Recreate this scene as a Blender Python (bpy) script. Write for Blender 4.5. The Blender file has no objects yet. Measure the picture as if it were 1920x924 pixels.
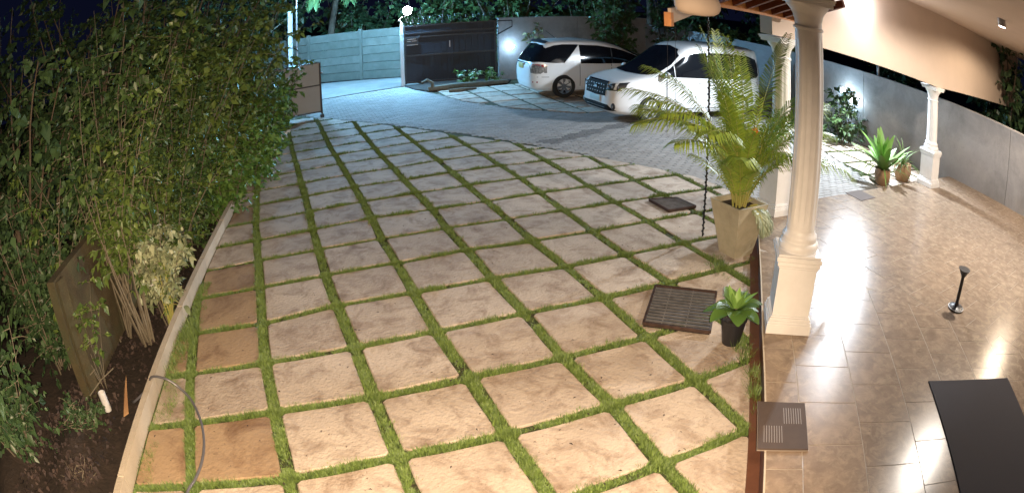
import bpy, bmesh, math, random
import numpy as np
from mathutils import Vector, Matrix
random.seed(7); RNG = np.random.default_rng(7)
SC = bpy.context.scene
COL = SC.collection
PI = math.pi

# ------------------------------------------------------------------ camera (a fisheye-like security camera lens, 3 m up)
LENS = [1265.993845, -0.264399, 0.068122, 0.386838, 0.024578]
F_, K1_, K2_, PITCH, ROLL = LENS
CAMH = 3.0
def cam_axes():
    f = np.array([0.0, math.cos(PITCH), -math.sin(PITCH)]); r = np.array([1.0, 0, 0]); d = np.cross(f, r)
    c, s = math.cos(ROLL), math.sin(ROLL)
    return c*r+s*d, -s*r+c*d, f
CR, CD, CF = cam_axes()
cam_d = bpy.data.cameras.new('camera'); cam = bpy.data.objects.new('camera', cam_d); COL.objects.link(cam); SC.camera = cam
cam.matrix_world = Matrix(((CR[0], -CD[0], -CF[0], 0), (CR[1], -CD[1], -CF[1], 0), (CR[2], -CD[2], -CF[2], CAMH), (0, 0, 0, 1)))
cam_d.type = 'PANO'; cam_d.clip_start = 0.05; cam_d.clip_end = 500
cam_d.sensor_width = 36; cam_d.sensor_height = 36*924/1920; cam_d.sensor_fit = 'HORIZONTAL'
_th = np.linspace(0.001, 1.1, 300); _r = F_*(_th+K1_*_th**3+K2_*_th**5)*36/1920
_A = np.stack([_r, _r**2, _r**3, _r**4], 1); _c = np.linalg.lstsq(_A, _th, rcond=None)[0]
cc = cam_d
cc.panorama_type = 'FISHEYE_LENS_POLYNOMIAL'; cc.fisheye_fov = math.radians(179)
cc.fisheye_polynomial_k0 = 0
cc.fisheye_polynomial_k1, cc.fisheye_polynomial_k2, cc.fisheye_polynomial_k3, cc.fisheye_polynomial_k4 = [-float(v) for v in _c]

# ------------------------------------------------------------------ night sky, exposure
W_ = bpy.data.worlds.new('World'); SC.world = W_; W_.use_nodes = True
bg = W_.node_tree.nodes['Background']; bg.inputs[0].default_value = (0.10, 0.13, 0.42, 1); bg.inputs[1].default_value = 0.014
SC.view_settings.view_transform = 'Standard'; SC.view_settings.look = 'None'; SC.view_settings.exposure = 0.98; SC.view_settings.gamma = 1
SC.cycles.max_bounces = 6; SC.cycles.diffuse_bounces = 3; SC.cycles.glossy_bounces = 3; SC.cycles.transparent_max_bounces = 4
SC.cycles.sample_clamp_indirect = 4; SC.cycles.caustics_reflective = False; SC.cycles.caustics_refractive = False
SC.cycles.use_light_tree = True

# lamps: (kind, place, colour, watts, radius); built with their fittings further down
COOL = (0.22, 0.60, 1.0); WARM = (1.0, 0.735, 0.48); WARM2 = (1.0, .91, .80); NEUT = (0.93, 0.95, 1.0)
P_GATE, P_STREET, P_WALL, P_GARDEN, P_SPOT, P_VER, P_VER2, P_CAM, P_OUT = 9000, 9000, 100, 120, 42, 560, 130, 1500, 1400

# ------------------------------------------------------------------ helpers
TH = np.linspace(0, 1.3, 3000); GR = TH*(1+K1_*TH**2+K2_*TH**4)
def ray(px, py):
    x, y = (px-960)/F_, (py-462)/F_; r = math.hypot(x, y)+1e-12; th = float(np.interp(r, GR, TH))
    d = (math.sin(th)*x/r)*CR + (math.sin(th)*y/r)*CD + math.cos(th)*CF
    return d
def G(px, py, z=0.0):                       # the world point at height z seen in that direction
    d = ray(px, py); t = (z-CAMH)/d[2]
    return (float(d[0]*t), float(d[1]*t), z)

class MB:
    def __init__(s): s.v = []; s.f = []; s.m = []
    def add(s, vs, fs, mi=0):
        o = len(s.v); s.v += [tuple(map(float, p)) for p in vs]; s.f += [tuple(o+i for i in f) for f in fs]; s.m += [mi]*len(fs)
    def box(s, c, d, rz=0, mi=0, bev=0, tilt=None):
        hx, hy, hz = d[0]/2, d[1]/2, d[2]/2; vs = []; ca, sa = math.cos(rz), math.sin(rz)
        if bev:
            b = min(bev, hx*.9, hy*.9, hz*.9); lay = [(-hz, b), (-hz+b, 0), (hz-b, 0), (hz, b)]
        else: lay = [(-hz, 0), (hz, 0)]
        for z, q in lay:
            for x, y in ((-hx+q, -hy+q), (hx-q, -hy+q), (hx-q, hy-q), (-hx+q, hy-q)):
                X, Y, Z = x, y, z
                if tilt is not None: X, Y, Z = tilt @ Vector((X, Y, Z))
                vs.append((c[0]+X*ca-Y*sa, c[1]+X*sa+Y*ca, c[2]+Z))
        fs = [(3, 2, 1, 0)]
        for k in range(len(lay)-1):
            for i in range(4): j = (i+1) % 4; fs.append((k*4+i, k*4+j, k*4+4+j, k*4+4+i))
        t = (len(lay)-1)*4; fs.append((t, t+1, t+2, t+3)); s.add(vs, fs, mi); return s
    def beam(s, a, b, w, h, mi=0):           # box from a to b, w wide (horizontal), h tall
        a = Vector(a); b = Vector(b); d = (b-a).normalized(); u = Vector((0, 0, 1)); x = d.cross(u)
        x = x.normalized() if x.length > 1e-4 else Vector((1, 0, 0)); y = x.cross(d)
        vs = []
        for p in (a, b):
            for i, j in ((-1, -1), (1, -1), (1, 1), (-1, 1)): vs.append(p+x*(i*w/2)+y*(j*h/2))
        s.add(vs, [(3, 2, 1, 0), (4, 5, 6, 7), (0, 1, 5, 4), (1, 2, 6, 5), (2, 3, 7, 6), (3, 0, 4, 7)], mi); return s
    def tube(s, pts, rad, n=8, mi=0, cap=True):
        pts = [Vector(p) for p in pts]; m = len(pts); rad = rad if hasattr(rad, '__len__') else [rad]*m
        vs = []; ref = None
        for i, p in enumerate(pts):
            t = (pts[min(i+1, m-1)]-pts[max(i-1, 0)]).normalized()
            if ref is None: ref = Vector((0, 0, 1)) if abs(t.z) < .9 else Vector((1, 0, 0))
            x = (ref-t*ref.dot(t)).normalized(); ref = x; y = t.cross(x)
            for k in range(n): a = 2*PI*k/n; vs.append(p+(x*math.cos(a)+y*math.sin(a))*rad[i])
        fs = []
        for i in range(m-1):
            for k in range(n): q = (k+1) % n; fs.append((i*n+k, i*n+q, i*n+n+q, i*n+n+k))
        if cap: fs.append(tuple(range(n-1, -1, -1))); fs.append(tuple((m-1)*n+k for k in range(n)))
        s.add(vs, fs, mi); return s
    def lathe(s, prof, n=24, c=(0, 0, 0), mi=0, fl=None, caps=True, axis='z'):
        vs = []
        for r, z in prof:
            for k in range(n):
                a = 2*PI*k/n; rr = r*(1-(fl(a, z) if fl else 0)); x, y, zz = rr*math.cos(a), rr*math.sin(a), z
                if axis == 'y': x, y, zz = x, z, rr*math.sin(a)
                vs.append((c[0]+x, c[1]+y, c[2]+zz))
        fs = []; m = len(prof)
        for i in range(m-1):
            for k in range(n): q = (k+1) % n; fs.append((i*n+k, i*n+q, i*n+n+q, i*n+n+k))
        if caps: fs.append(tuple(range(n-1, -1, -1))); fs.append(tuple((m-1)*n+k for k in range(n)))
        s.add(vs, fs, mi); return s
    def prism(s, poly, z0, z1, bev=0, mi=0):
        n = len(poly); cx = sum(p[0] for p in poly)/n; cy = sum(p[1] for p in poly)/n
        lay = [(z0, 0), (z1, 0)] if not bev else [(z0, 0), (z1-bev, 0), (z1, bev)]
        vs = []
        for z, b in lay:
            for x, y in poly:
                d = math.hypot(x-cx, y-cy) or 1; k = 1-b*1.3/d; vs.append((cx+(x-cx)*k, cy+(y-cy)*k, z))
        fs = [tuple(range(n-1, -1, -1))]
        for k in range(len(lay)-1):
            for i in range(n): j = (i+1) % n; fs.append((k*n+i, k*n+j, k*n+n+j, k*n+n+i))
        fs.append(tuple((len(lay)-1)*n+i for i in range(n))); s.add(vs, fs, mi); return s
    def sphere(s, c, r, n=12, mi=0, sq=(1, 1, 1)):
        pr = [(max(1e-4, math.sin(PI*i/n)), -math.cos(PI*i/n)) for i in range(n+1)]
        m0 = MB().lathe(pr, n*2); s.add([(c[0]+x*r*sq[0], c[1]+y*r*sq[1], c[2]+z*r*sq[2]) for x, y, z in m0.v], m0.f, mi); return s
    def mesh(s, name, mats, smooth=False):
        me = bpy.data.meshes.new(name); me.from_pydata(s.v, [], s.f)
        for m in (mats if isinstance(mats, (list, tuple)) else [mats]): me.materials.append(m)
        if any(s.m): me.polygons.foreach_set('material_index', s.m)
        if smooth is not False:
            me.polygons.foreach_set('use_smooth', [True]*len(me.polygons))
            me.set_sharp_from_angle(angle=math.radians(40 if smooth is True else smooth))
        me.update(); return me

def link(name, me, parent=None):
    o = bpy.data.objects.new(name, me); COL.objects.link(o)
    if parent: o.parent = parent
    return o
def part(name, mb, mats, parent=None, smooth=False): return link(name, mb.mesh(name, mats, smooth), parent)
def tag(o, label, cat, group=None):
    o['label'] = label; o['category'] = cat
    if group: o['group'] = group
    return o
def thing(name, label, cat, loc=(0, 0, 0), rz=0, group=None):
    o = bpy.data.objects.new(name, None); COL.objects.link(o); o.location = loc; o.rotation_euler = (0, 0, rz); o.empty_display_size = .2
    return tag(o, label, cat, group)
def struct(o): o['kind'] = 'structure'; return o
def stuff(o): o['kind'] = 'stuff'; return o
def copy_thing(r, loc, rz, label, group=None):
    n = r.copy(); COL.objects.link(n); n.location = loc; n.rotation_euler = (0, 0, rz); n['label'] = label
    if group: n['group'] = group
    for c in list(r.children):
        d = c.copy(); COL.objects.link(d); d.parent = n
        for g in list(c.children): e = g.copy(); COL.objects.link(e); e.parent = d
    return n
def big_mesh(name, V, T, mats, smooth=False, idx=None):     # numpy verts, tris
    me = bpy.data.meshes.new(name); V = np.asarray(V, np.float32); T = np.asarray(T, np.int32); k = T.shape[1]
    me.vertices.add(len(V)); me.vertices.foreach_set('co', V.ravel())
    me.loops.add(T.size); me.loops.foreach_set('vertex_index', T.ravel())
    me.polygons.add(len(T)); me.polygons.foreach_set('loop_start', np.arange(0, T.size, k, dtype=np.int32))
    for m in (mats if isinstance(mats, (list, tuple)) else [mats]): me.materials.append(m)
    if idx is not None: me.polygons.foreach_set('material_index', np.asarray(idx, np.int32))
    me.update(calc_edges=True); me.validate(); return me
def clip(poly, n, c):                                       # keep n.x <= c
    out = []
    for i in range(len(poly)):
        a, b = poly[i], poly[(i+1) % len(poly)]; da = n[0]*a[0]+n[1]*a[1]-c; db = n[0]*b[0]+n[1]*b[1]-c
        if da <= 0: out.append(a)
        if da*db < 0: t = da/(da-db); out.append((a[0]+(b[0]-a[0])*t, a[1]+(b[1]-a[1])*t))
    return out
def half(a, b, side=1):                                     # half plane right of a->b is kept (side=1)
    dx, dy = b[0]-a[0], b[1]-a[1]; n = (-dy*side, dx*side); return n, n[0]*a[0]+n[1]*a[1]
def clip_all(poly, hs):
    for n, c in hs:
        poly = clip(poly, n, c)
        if len(poly) < 3: return []
    return poly
def area(p): return abs(sum(p[i][0]*p[(i+1) % len(p)][1]-p[(i+1) % len(p)][0]*p[i][1] for i in range(len(p))))/2

# ------------------------------------------------------------------ materials
def mat(name, col, rough=.6, metal=0, var=0.0, scale=6, bump=0, bscale=60, col2=None, spec=None, island=False, perobj=False, detail=6, emit=None, estr=0, coat=0, stain=None, stain_scale=1.2, trans=0):
    m = bpy.data.materials.new(name); m.use_nodes = True; nt = m.node_tree; N = nt.nodes; L = nt.links
    b = N['Principled BSDF']; b.inputs['Base Color'].default_value = (*col, 1); b.inputs['Roughness'].default_value = rough; b.inputs['Metallic'].default_value = metal
    if spec is not None: b.inputs['Specular IOR Level'].default_value = spec
    if coat: b.inputs['Coat Weight'].default_value = coat; b.inputs['Coat Roughness'].default_value = .05
    if emit: b.inputs['Emission Color'].default_value = (*emit, 1); b.inputs['Emission Strength'].default_value = estr
    if trans: b.inputs['Transmission Weight'].default_value = trans
    tc = N.new('ShaderNodeTexCoord'); cur = None
    if perobj or island:
        if perobj: oi = N.new('ShaderNodeObjectInfo'); rnd = oi.outputs['Random']
        else: ge = N.new('ShaderNodeNewGeometry'); rnd = ge.outputs['Random Per Island']
    if col2 is None: col2 = tuple(c*(1-var) for c in col)
    if var or island or perobj:
        no = N.new('ShaderNodeTexNoise'); no.inputs['Scale'].default_value = scale; no.inputs['Detail'].default_value = detail; no.inputs['Roughness'].default_value = .65
        if perobj:
            vm = N.new('ShaderNodeVectorMath'); vm.operation = 'ADD'; sc_ = N.new('ShaderNodeVectorMath'); sc_.operation = 'SCALE'; sc_.inputs[0].default_value = (37, 91, 13)
            L.new(rnd, sc_.inputs['Scale']); L.new(tc.outputs['Object'], vm.inputs[0]); L.new(sc_.outputs[0], vm.inputs[1]); L.new(vm.outputs[0], no.inputs['Vector']); vec = vm.outputs[0]
        else: L.new(tc.outputs['Object'], no.inputs['Vector']); vec = tc.outputs['Object']
        mr = N.new('ShaderNodeMapRange'); mr.inputs[1].default_value = .32; mr.inputs[2].default_value = .68; L.new(no.outputs['Fac'], mr.inputs[0])
        mx = N.new('ShaderNodeMix'); mx.data_type = 'RGBA'; mx.inputs['A'].default_value = (*col, 1); mx.inputs['B'].default_value = (*col2, 1)
        fac = mr.outputs[0]
        if island or perobj:
            ad = N.new('ShaderNodeMath'); ad.operation = 'MULTIPLY_ADD'; ad.inputs[1].default_value = .75 if island else (.18 if name == 'floor_tile' else .45); L.new(rnd, ad.inputs[0]); m2 = N.new('ShaderNodeMath'); m2.operation = 'MULTIPLY'; m2.inputs[1].default_value = .3 if island else .6
            L.new(fac, m2.inputs[0]); L.new(m2.outputs[0], ad.inputs[2]); fac = ad.outputs[0]
        L.new(fac, mx.inputs['Factor']); cur = mx.outputs['Result']
        if stain:
            n2 = N.new('ShaderNodeTexNoise'); n2.inputs['Scale'].default_value = stain_scale; n2.inputs['Detail'].default_value = 8; n2.inputs['Roughness'].default_value = .7; n2.inputs['Distortion'].default_value = .6
            L.new(vec, n2.inputs['Vector'])
            m3 = N.new('ShaderNodeMapRange'); m3.inputs[1].default_value = .46; m3.inputs[2].default_value = .70; L.new(n2.outputs['Fac'], m3.inputs[0])
            x3 = N.new('ShaderNodeMix'); x3.data_type = 'RGBA'; x3.inputs['B'].default_value = (*stain, 1); L.new(m3.outputs[0], x3.inputs['Factor']); L.new(cur, x3.inputs['A'])
            n4 = N.new('ShaderNodeTexNoise'); n4.inputs['Scale'].default_value = 38; n4.inputs['Detail'].default_value = 3; L.new(vec, n4.inputs['Vector'])
            m4 = N.new('ShaderNodeMapRange'); m4.inputs[1].default_value = .68; m4.inputs[2].default_value = .74; m4.inputs[4].default_value = .75; L.new(n4.outputs['Fac'], m4.inputs[0])
            x4 = N.new('ShaderNodeMix'); x4.data_type = 'RGBA'; x4.inputs['B'].default_value = (*[c*.45 for c in stain], 1); L.new(m4.outputs[0], x4.inputs['Factor']); L.new(x3.outputs['Result'], x4.inputs['A']); cur = x4.outputs['Result']
        L.new(cur, b.inputs['Base Color'])
    if bump:
        nb = N.new('ShaderNodeTexNoise'); nb.inputs['Scale'].default_value = bscale; nb.inputs['Detail'].default_value = 5; L.new(tc.outputs['Object'], nb.inputs['Vector'])
        bp = N.new('ShaderNodeBump'); bp.inputs['Strength'].default_value = min(1, bump*2); bp.inputs['Distance'].default_value = bump*.02; L.new(nb.outputs['Fac'], bp.inputs['Height']); L.new(bp.outputs[0], b.inputs['Normal'])
    return m
M = {}
M['slab'] = mat('cast_slab', (.56, .48, .40), .85, perobj=True, scale=2.8, col2=(.38, .315, .26), bump=.6, bscale=26, stain=(.22, .155, .11), stain_scale=3.4)
M['orange_slab'] = mat('orange_brown_slab', (.40, .28, .165), .85, perobj=True, scale=2.2, col2=(.30, .215, .14), bump=.5, bscale=22, stain=(.16, .09, .05), stain_scale=2.0)  # browner, more orange tone for a few slabs on the kerb side
M['soil'] = mat('soil', (.035, .024, .018), .95, var=.6, scale=5, bump=1, bscale=18)
M['lawn'] = mat('grass_soil', (.035, .055, .016), .95, scale=9, col2=(.05, .042, .022), var=.3, bump=1, bscale=50)
M['grass'] = mat('grass_blade', (.19, .28, .06), .55, island=True, scale=11, col2=(.035, .07, .02))
M['paver'] = mat('paving_block', (.30, .29, .275), .8, perobj=True, scale=3, col2=(.21, .20, .19), bump=.3, bscale=30)
M['paver2'] = mat('paving_block_far', (.31, .30, .285), .8, island=True, scale=1.2, col2=(.21, .20, .19), bump=.3, bscale=30)
M['dark_paver'] = mat('dark_paving_block', (.11, .105, .10), .8, island=True, scale=2, col2=(.15, .14, .135))
M['joint'] = mat('sand_joint', (.20, .19, .17), .95, var=.3, scale=8)
M['street'] = mat('street_concrete', (.26, .255, .24), .9, var=.35, scale=1.5, bump=.4)
M['tile'] = mat('floor_tile', (.27, .20, .145), .24, perobj=True, scale=6, col2=(.13, .095, .07), bump=.06, bscale=9, stain=(.34, .265, .19), stain_scale=8, spec=.3)
M['grout'] = mat('grout', (.42, .36, .29), .7, var=.4, scale=5)
M['riser'] = mat('red_riser', (.13, .055, .032), .5, var=.3, scale=6)
M['kerb'] = mat('kerb_concrete', (.56, .49, .39), .85, perobj=True, scale=5, col2=(.40, .35, .28), bump=.5)
M['white'] = mat('white_paint', (.84, .84, .85), .45, var=.12, scale=4, bump=.05)
M['cream'] = mat('cream_wall', (.60, .485, .40), .7, var=.06, scale=2, bump=.1, bscale=40)
M['wall'] = mat('grey_plaster', (.36, .35, .35), .85, var=.25, scale=1.3, bump=.3, stain=(.2, .2, .2), stain_scale=.7)
M['oldwall'] = mat('stained_wall', (.095, .075, .035), .9, scale=1.6, col2=(.035, .025, .014), var=.3, bump=.5, stain=(.05, .06, .03), stain_scale=1.1)
M['precast'] = mat('precast_panel', (.13, .135, .115), .9, perobj=True, scale=3, col2=(.065, .075, .06), bump=.4, stain=(.08, .085, .07), stain_scale=1.5)
M['gate'] = mat('dark_gate', (.010, .013, .024), .6, perobj=True, scale=3, col2=(.007, .009, .016), bump=.2)
M['gate_frame'] = mat('dark_steel', (.03, .028, .03), .5, metal=.3)
M['sheet'] = mat('grey_sheet', (.27, .25, .23), .7, var=.12, scale=2)
M['wood'] = mat('orange_wood', (.62, .28, .10), .5, scale=14, col2=(.42, .17, .06), var=.3, bump=.1)
M['rafter'] = mat('red_wood', (.16, .035, .018), .5, scale=14, var=.4, bump=.1)
M['metal'] = mat('galvanised', (.35, .35, .36), .4, metal=.7, var=.3, scale=10)
M['black'] = mat('black_plastic', (.018, .018, .022), .4, bump=.1)
M['chain'] = mat('black_chain', (.02, .018, .018), .5, metal=.4)
M['steel_rust'] = mat('rusted_steel', (.085, .05, .04), .55, metal=.4, scale=12, col2=(.035, .022, .02), var=.3, bump=.3)
M['bar'] = mat('grate_bar', (.12, .12, .13), .5, var=.5, scale=14)
M['pit'] = mat('pit_shade', (.004, .004, .004), .95)
M['planter'] = mat('planter_concrete', (.48, .44, .33), .85, scale=3, col2=(.33, .30, .22), var=.3, bump=.4, bscale=30)
M['terracotta'] = mat('terracotta', (.42, .25, .12), .7, scale=5, col2=(.28, .15, .075), var=.3, bump=.3)
M['bark'] = mat('bark', (.13, .10, .07), .9, scale=12, col2=(.06, .045, .03), var=.4, bump=.6)
M['stemgrey'] = mat('grey_stem', (.17, .15, .11), .85, scale=14, col2=(.12, .10, .07), var=.4, bump=.4)
M['cane'] = mat('yellow_green_cane', (.30, .33, .08), .5, scale=10, col2=(.40, .35, .12), var=.3)
def leafmat(n, a, b, r=.45): return mat(n, a, r, island=True, scale=1.2, col2=b)
M['leaf_dark'] = leafmat('leaf_dark', (.08, .14, .04), (.025, .055, .02))
M['leaf_olive'] = leafmat('leaf_olive', (.14, .20, .045), (.035, .075, .02))
M['leaf_bright'] = leafmat('leaf_bright', (.14, .25, .05), (.045, .12, .03))
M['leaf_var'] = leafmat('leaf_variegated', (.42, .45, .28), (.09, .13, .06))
M['leaf_palm'] = leafmat('leaf_palm', (.32, .42, .06), (.13, .24, .035))
M['leaf_fern'] = leafmat('leaf_fern', (.25, .42, .10), (.13, .28, .06))
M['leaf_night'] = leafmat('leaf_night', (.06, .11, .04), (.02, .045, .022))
M['leaf_dry'] = leafmat('leaf_dry', (.065, .042, .034), (.022, .016, .018), .8)
M['petal'] = mat('white_petal', (.8, .8, .78), .6)
M['carwhite'] = mat('car_white', (.80, .80, .80), .25, coat=.6)
M['carglass'] = mat('car_glass', (.008, .009, .012), .06, spec=.6)
M['chrome'] = mat('chrome', (.75, .75, .78), .15, metal=1)
M['lens'] = mat('lamp_lens', (.55, .57, .6), .12, metal=.5, var=.7, scale=25)
M['tyre'] = mat('tyre', (.02, .02, .02), .8)
M['alloy'] = mat('alloy', (.62, .63, .65), .3, metal=.8)
M['darkalloy'] = mat('dark_alloy', (.22, .22, .23), .35, metal=.8)
M['red_lens'] = mat('red_lens', (.35, .05, .06), .15)
M['plate_y'] = mat('yellow_plate', (.42, .34, .10), .5)
M['plate_w'] = mat('pale_plate', (.45, .60, .62), .5)
M['pvc'] = mat('pvc_pipe', (.62, .63, .65), .5, var=.2, scale=12)
M['orange_flower'] = mat('orange_flower', (.8, .25, .04), .5)
M['hose'] = mat('grey_hose', (.11, .11, .125), .35)
M['drain_cover'] = mat('brown_cover', (.070, .045, .033), .8, var=.2, scale=8)
M['mat'] = mat('door_mat', (.045, .04, .045), .95, bump=.5, bscale=120)
M['slot'] = mat('pale_slot', (.26, .22, .19), .5)

def lamp(pos, col, watts, rad, parent, kind='POINT'):
    l = bpy.data.lights.new('bulb_light', kind); l.energy = watts; l.color = col; l.shadow_soft_size = rad
    o = bpy.data.objects.new('bulb_light', l); COL.objects.link(o); o.location = pos
    if parent: o.parent = parent
    return o
def glow(name, col, st): return mat(name, (0, 0, 0), .5, emit=col, estr=st)

# ================================================================== GROUND
def yard_line(y): return -2.95+(-4.42+2.95)*(y-2.58)/(9.17-2.58)        # inner foot of the kerb
me = bpy.data.meshes.new('ground'); me.from_pydata([(-90, -60, -.22), (90, -60, -.22), (90, 130, -.22), (-90, 130, -.22)], [], [(0, 1, 2, 3)]); me.materials.append(M['soil'])
ground = struct(link('ground', me))
W1 = np.array([.9449, .3273]); W2 = np.array([-.3273, .9449])           # the paving's and the far veranda's directions
lawn = struct(part('lawn_strips', MB().prism([(-2.1, -2), (.75, -2), (2.22, 4.75), (3.40, 8.12), (10.4, 10.6), (7.1, 20.0), (5.4, 25.0), (-.4, 22.1), (-3.45, 21.55), (-6.4, 19.9), (-5.95, 16.0), (yard_line(9.2), 9.2), (yard_line(2.6), 2.6)], -.20, -.022), M['lawn']))

# slab grid: measured joint crossings, bent smoothly onto a regular grid
NODES = {(3,0):(876,466),(4,0):(999,451),(5,0):(1111.7,433),(2,0):(742,492),(1,0):(610,515),(0,0):(487.5,538),(3,1):(836.8,426.5),(4,1):(953.7,410),(5,1):(1057.6,394),(6,1):(1152.8,379.7),(2,1):(714,447),(1,1):(597,466.6),(0,1):(484.4,488),(3,2):(811,391.6),(2,2):(696.5,408),(4,2):(911,377),(5,2):(1012,361),(6,2):(1105,349.4),(1,2):(586,431),(0,2):(483,451),(3,3):(781,361),(2,3):(681,377.5),(4,3):(876,347),(5,3):(977.5,333),(6,3):(1062,322),(7,3):(1140,313.6),(1,3):(579.6,396.6),(0,3):(480,416.8),(3,4):(757,337.4),(2,4):(664,350.4),(4,4):(847,321),(5,4):(938.5,310),(6,4):(1025,300.6),(7,4):(1103,293),(1,4):(573,368.8),(3,5):(737.6,314.7),(2,5):(651,327.7),(4,5):(822,300.6),(5,5):(906,288.7),(6,5):(988.3,281),(1,5):(566.6,344),(3,6):(717,294.5),(2,6):(639,307),(4,6):(798,283.5),(5,6):(873,271.4),(6,6):(953.7,262.8),(3,7):(704,278.5),(2,7):(629,291),(4,7):(776.5,267),(5,7):(849.8,256.3),(2,8):(618.5,275.8),(3,8):(693,265),(4,8):(759,254),(5,8):(832,244.4),(3,9):(681,252),(4,9):(744,241),(3,10):(670.5,241),(4,10):(732,232.5),(3,11):(661.8,232),(3,12):(651,222.7),(1,-1):(632,570),(2,-1):(775,547),(3,-1):(923,521),(4,-1):(1063,499),(5,-1):(1172,477),(0,-1):(492,607),(2,-2):(815,622),(3,-2):(985,587),(4,-2):(1132,557),(1,-2):(668,650),(0,-2):(497,680),(1,-3):(702,743),(2,-3):(880,707),(3,-3):(1057,670),(4,-3):(1215,632),(0,-3):(515,769),(1,-4):(747,852),(2,-4):(950,812),(3,-4):(1151,757),(4,-4):(1305,712),(0,-4):(542,897),(3,-5):(1240,867),(4,-5):(1400,805)}
GO, GA, GS, GT = (-2.85764, 6.30759), .373985, .837893, .839787
def gbase(i, j):
    c, s = math.cos(GA), math.sin(GA); return np.array([GO[0]+i*GS*c-j*GT*s, GO[1]+i*GS*s+j*GT*c])
_mk = [(i, j, np.array(G(x, y)[:2])-gbase(i, j)) for (i, j), (x, y) in NODES.items()]
def gnode(i, j):
    w = s = 0
    for a, b, d in _mk:
        k = 1/((a-i)**2+(b-j)**2+.35)**2*(1.0 if b < 4 else .35); w += k; s = s+k*np.clip(d, -.14, .14)
    return gbase(i, j)+s/(w+.25)
BND = [(-6.2, 17.6), (-4.9, 16.55), (-4.13, 16.25), (-2.68, 15.19), (-1.26, 14.12), (-.40, 13.49), (.17, 12.95), (.92, 12.28), (1.66, 11.61), (2.26, 11.05), (2.94, 10.26), (3.30, 9.60), (3.85, 8.2)]
BND2 = [(x+.05, y+.06) for x, y in BND]
bnd_h = [half(BND2[k], BND2[k+1]) for k in range(len(BND)-1)]
kerb_h = [half((yard_line(1)+.02, 1), (yard_line(9.17)+.02, 9.17), 1), half((-4.40, 9.17), (-5.93, 16.0), 1)]
VE = [(.60, -.43), (2.25, 4.80), (3.42, 8.14)]
ver_h = [half(VE[0], VE[1], -1), half(VE[1], VE[2], -1)]
def slab_poly(i, j, gap=.052):
    P = [gnode(i, j), gnode(i+1, j), gnode(i+1, j+1), gnode(i, j+1)]; c = sum(P)/4; out = []
    for p in P:
        d = p-c; out.append(p-np.array([math.copysign(1, d@np.array([math.cos(GA), math.sin(GA)]))*gap*1.12, 0])@np.array([[math.cos(GA), math.sin(GA)], [-math.sin(GA), math.cos(GA)]])
                   - np.array([0, math.copysign(1, d@np.array([-math.sin(GA), math.cos(GA)]))*gap*.92])@np.array([[math.cos(GA), math.sin(GA)], [-math.sin(GA), math.cos(GA)]]))
    return [tuple(q+RNG.uniform(-.008, .008, 2)) for q in out]
def rough_edge(P, n=3, a=.006):
    out = []
    for k in range(len(P)):
        p, q = np.array(P[k]), np.array(P[(k+1) % len(P)]); L = np.linalg.norm(q-p)
        if L < .05: out.append(tuple(p)); continue
        out.append(tuple(p*(1-.03/L)+q*(.03/L))) ; dn = np.array([-(q-p)[1], (q-p)[0]])/L
        for t in range(1, n): out.append(tuple(p+(q-p)*t/n+dn*RNG.uniform(-a, a)))
        out.append(tuple(p*(.03/L)+q*(1-.03/L)))
    return out
def add_slab(P, parent, m, lod=0, z=0.0, name='concrete_slab'):
    c = np.mean(P, axis=0); Q = rough_edge(P, 3 if lod == 0 else 2) if lod < 2 else P
    dz = RNG.uniform(-.004, .004); b = MB().prism([(x-c[0], y-c[1]) for x, y in Q], -.06, 0, .008 if lod == 0 else 0)
    o = part(name, b, m, parent); o.location = (c[0], c[1], z+dz); o.rotation_euler = (RNG.uniform(-.004, .004), RNG.uniform(-.004, .004), 0); return o
yard = struct(part('slab_bed', MB().prism([(-2.5, 1.0), (1.0, 1.0), (2.2, 4.7), (3.3, 8.0), (3.2, 9.5), (-4.9, 16.2), (-5.6, 15.6), (-4.2, 9.1), (-2.75, 2.6)], -.10, -.03), M['lawn']))
cells = []
for j in range(-9, 14):
    for i in range(-4, 13):
        P = slab_poly(i, j); P = clip_all(P, bnd_h+kerb_h+ver_h)
        if len(P) < 3 or area(P) < .04: continue
        c = np.mean(P, axis=0)
        if c[1] < 1.0: continue
        # no slab where the drain grate sits
        cells.append((i, j)); dist = math.hypot(*c)
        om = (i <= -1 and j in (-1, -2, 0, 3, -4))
        add_slab(P, yard, M['orange_slab'] if om else M['slab'], 0 if dist < 8 else 1)

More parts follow.
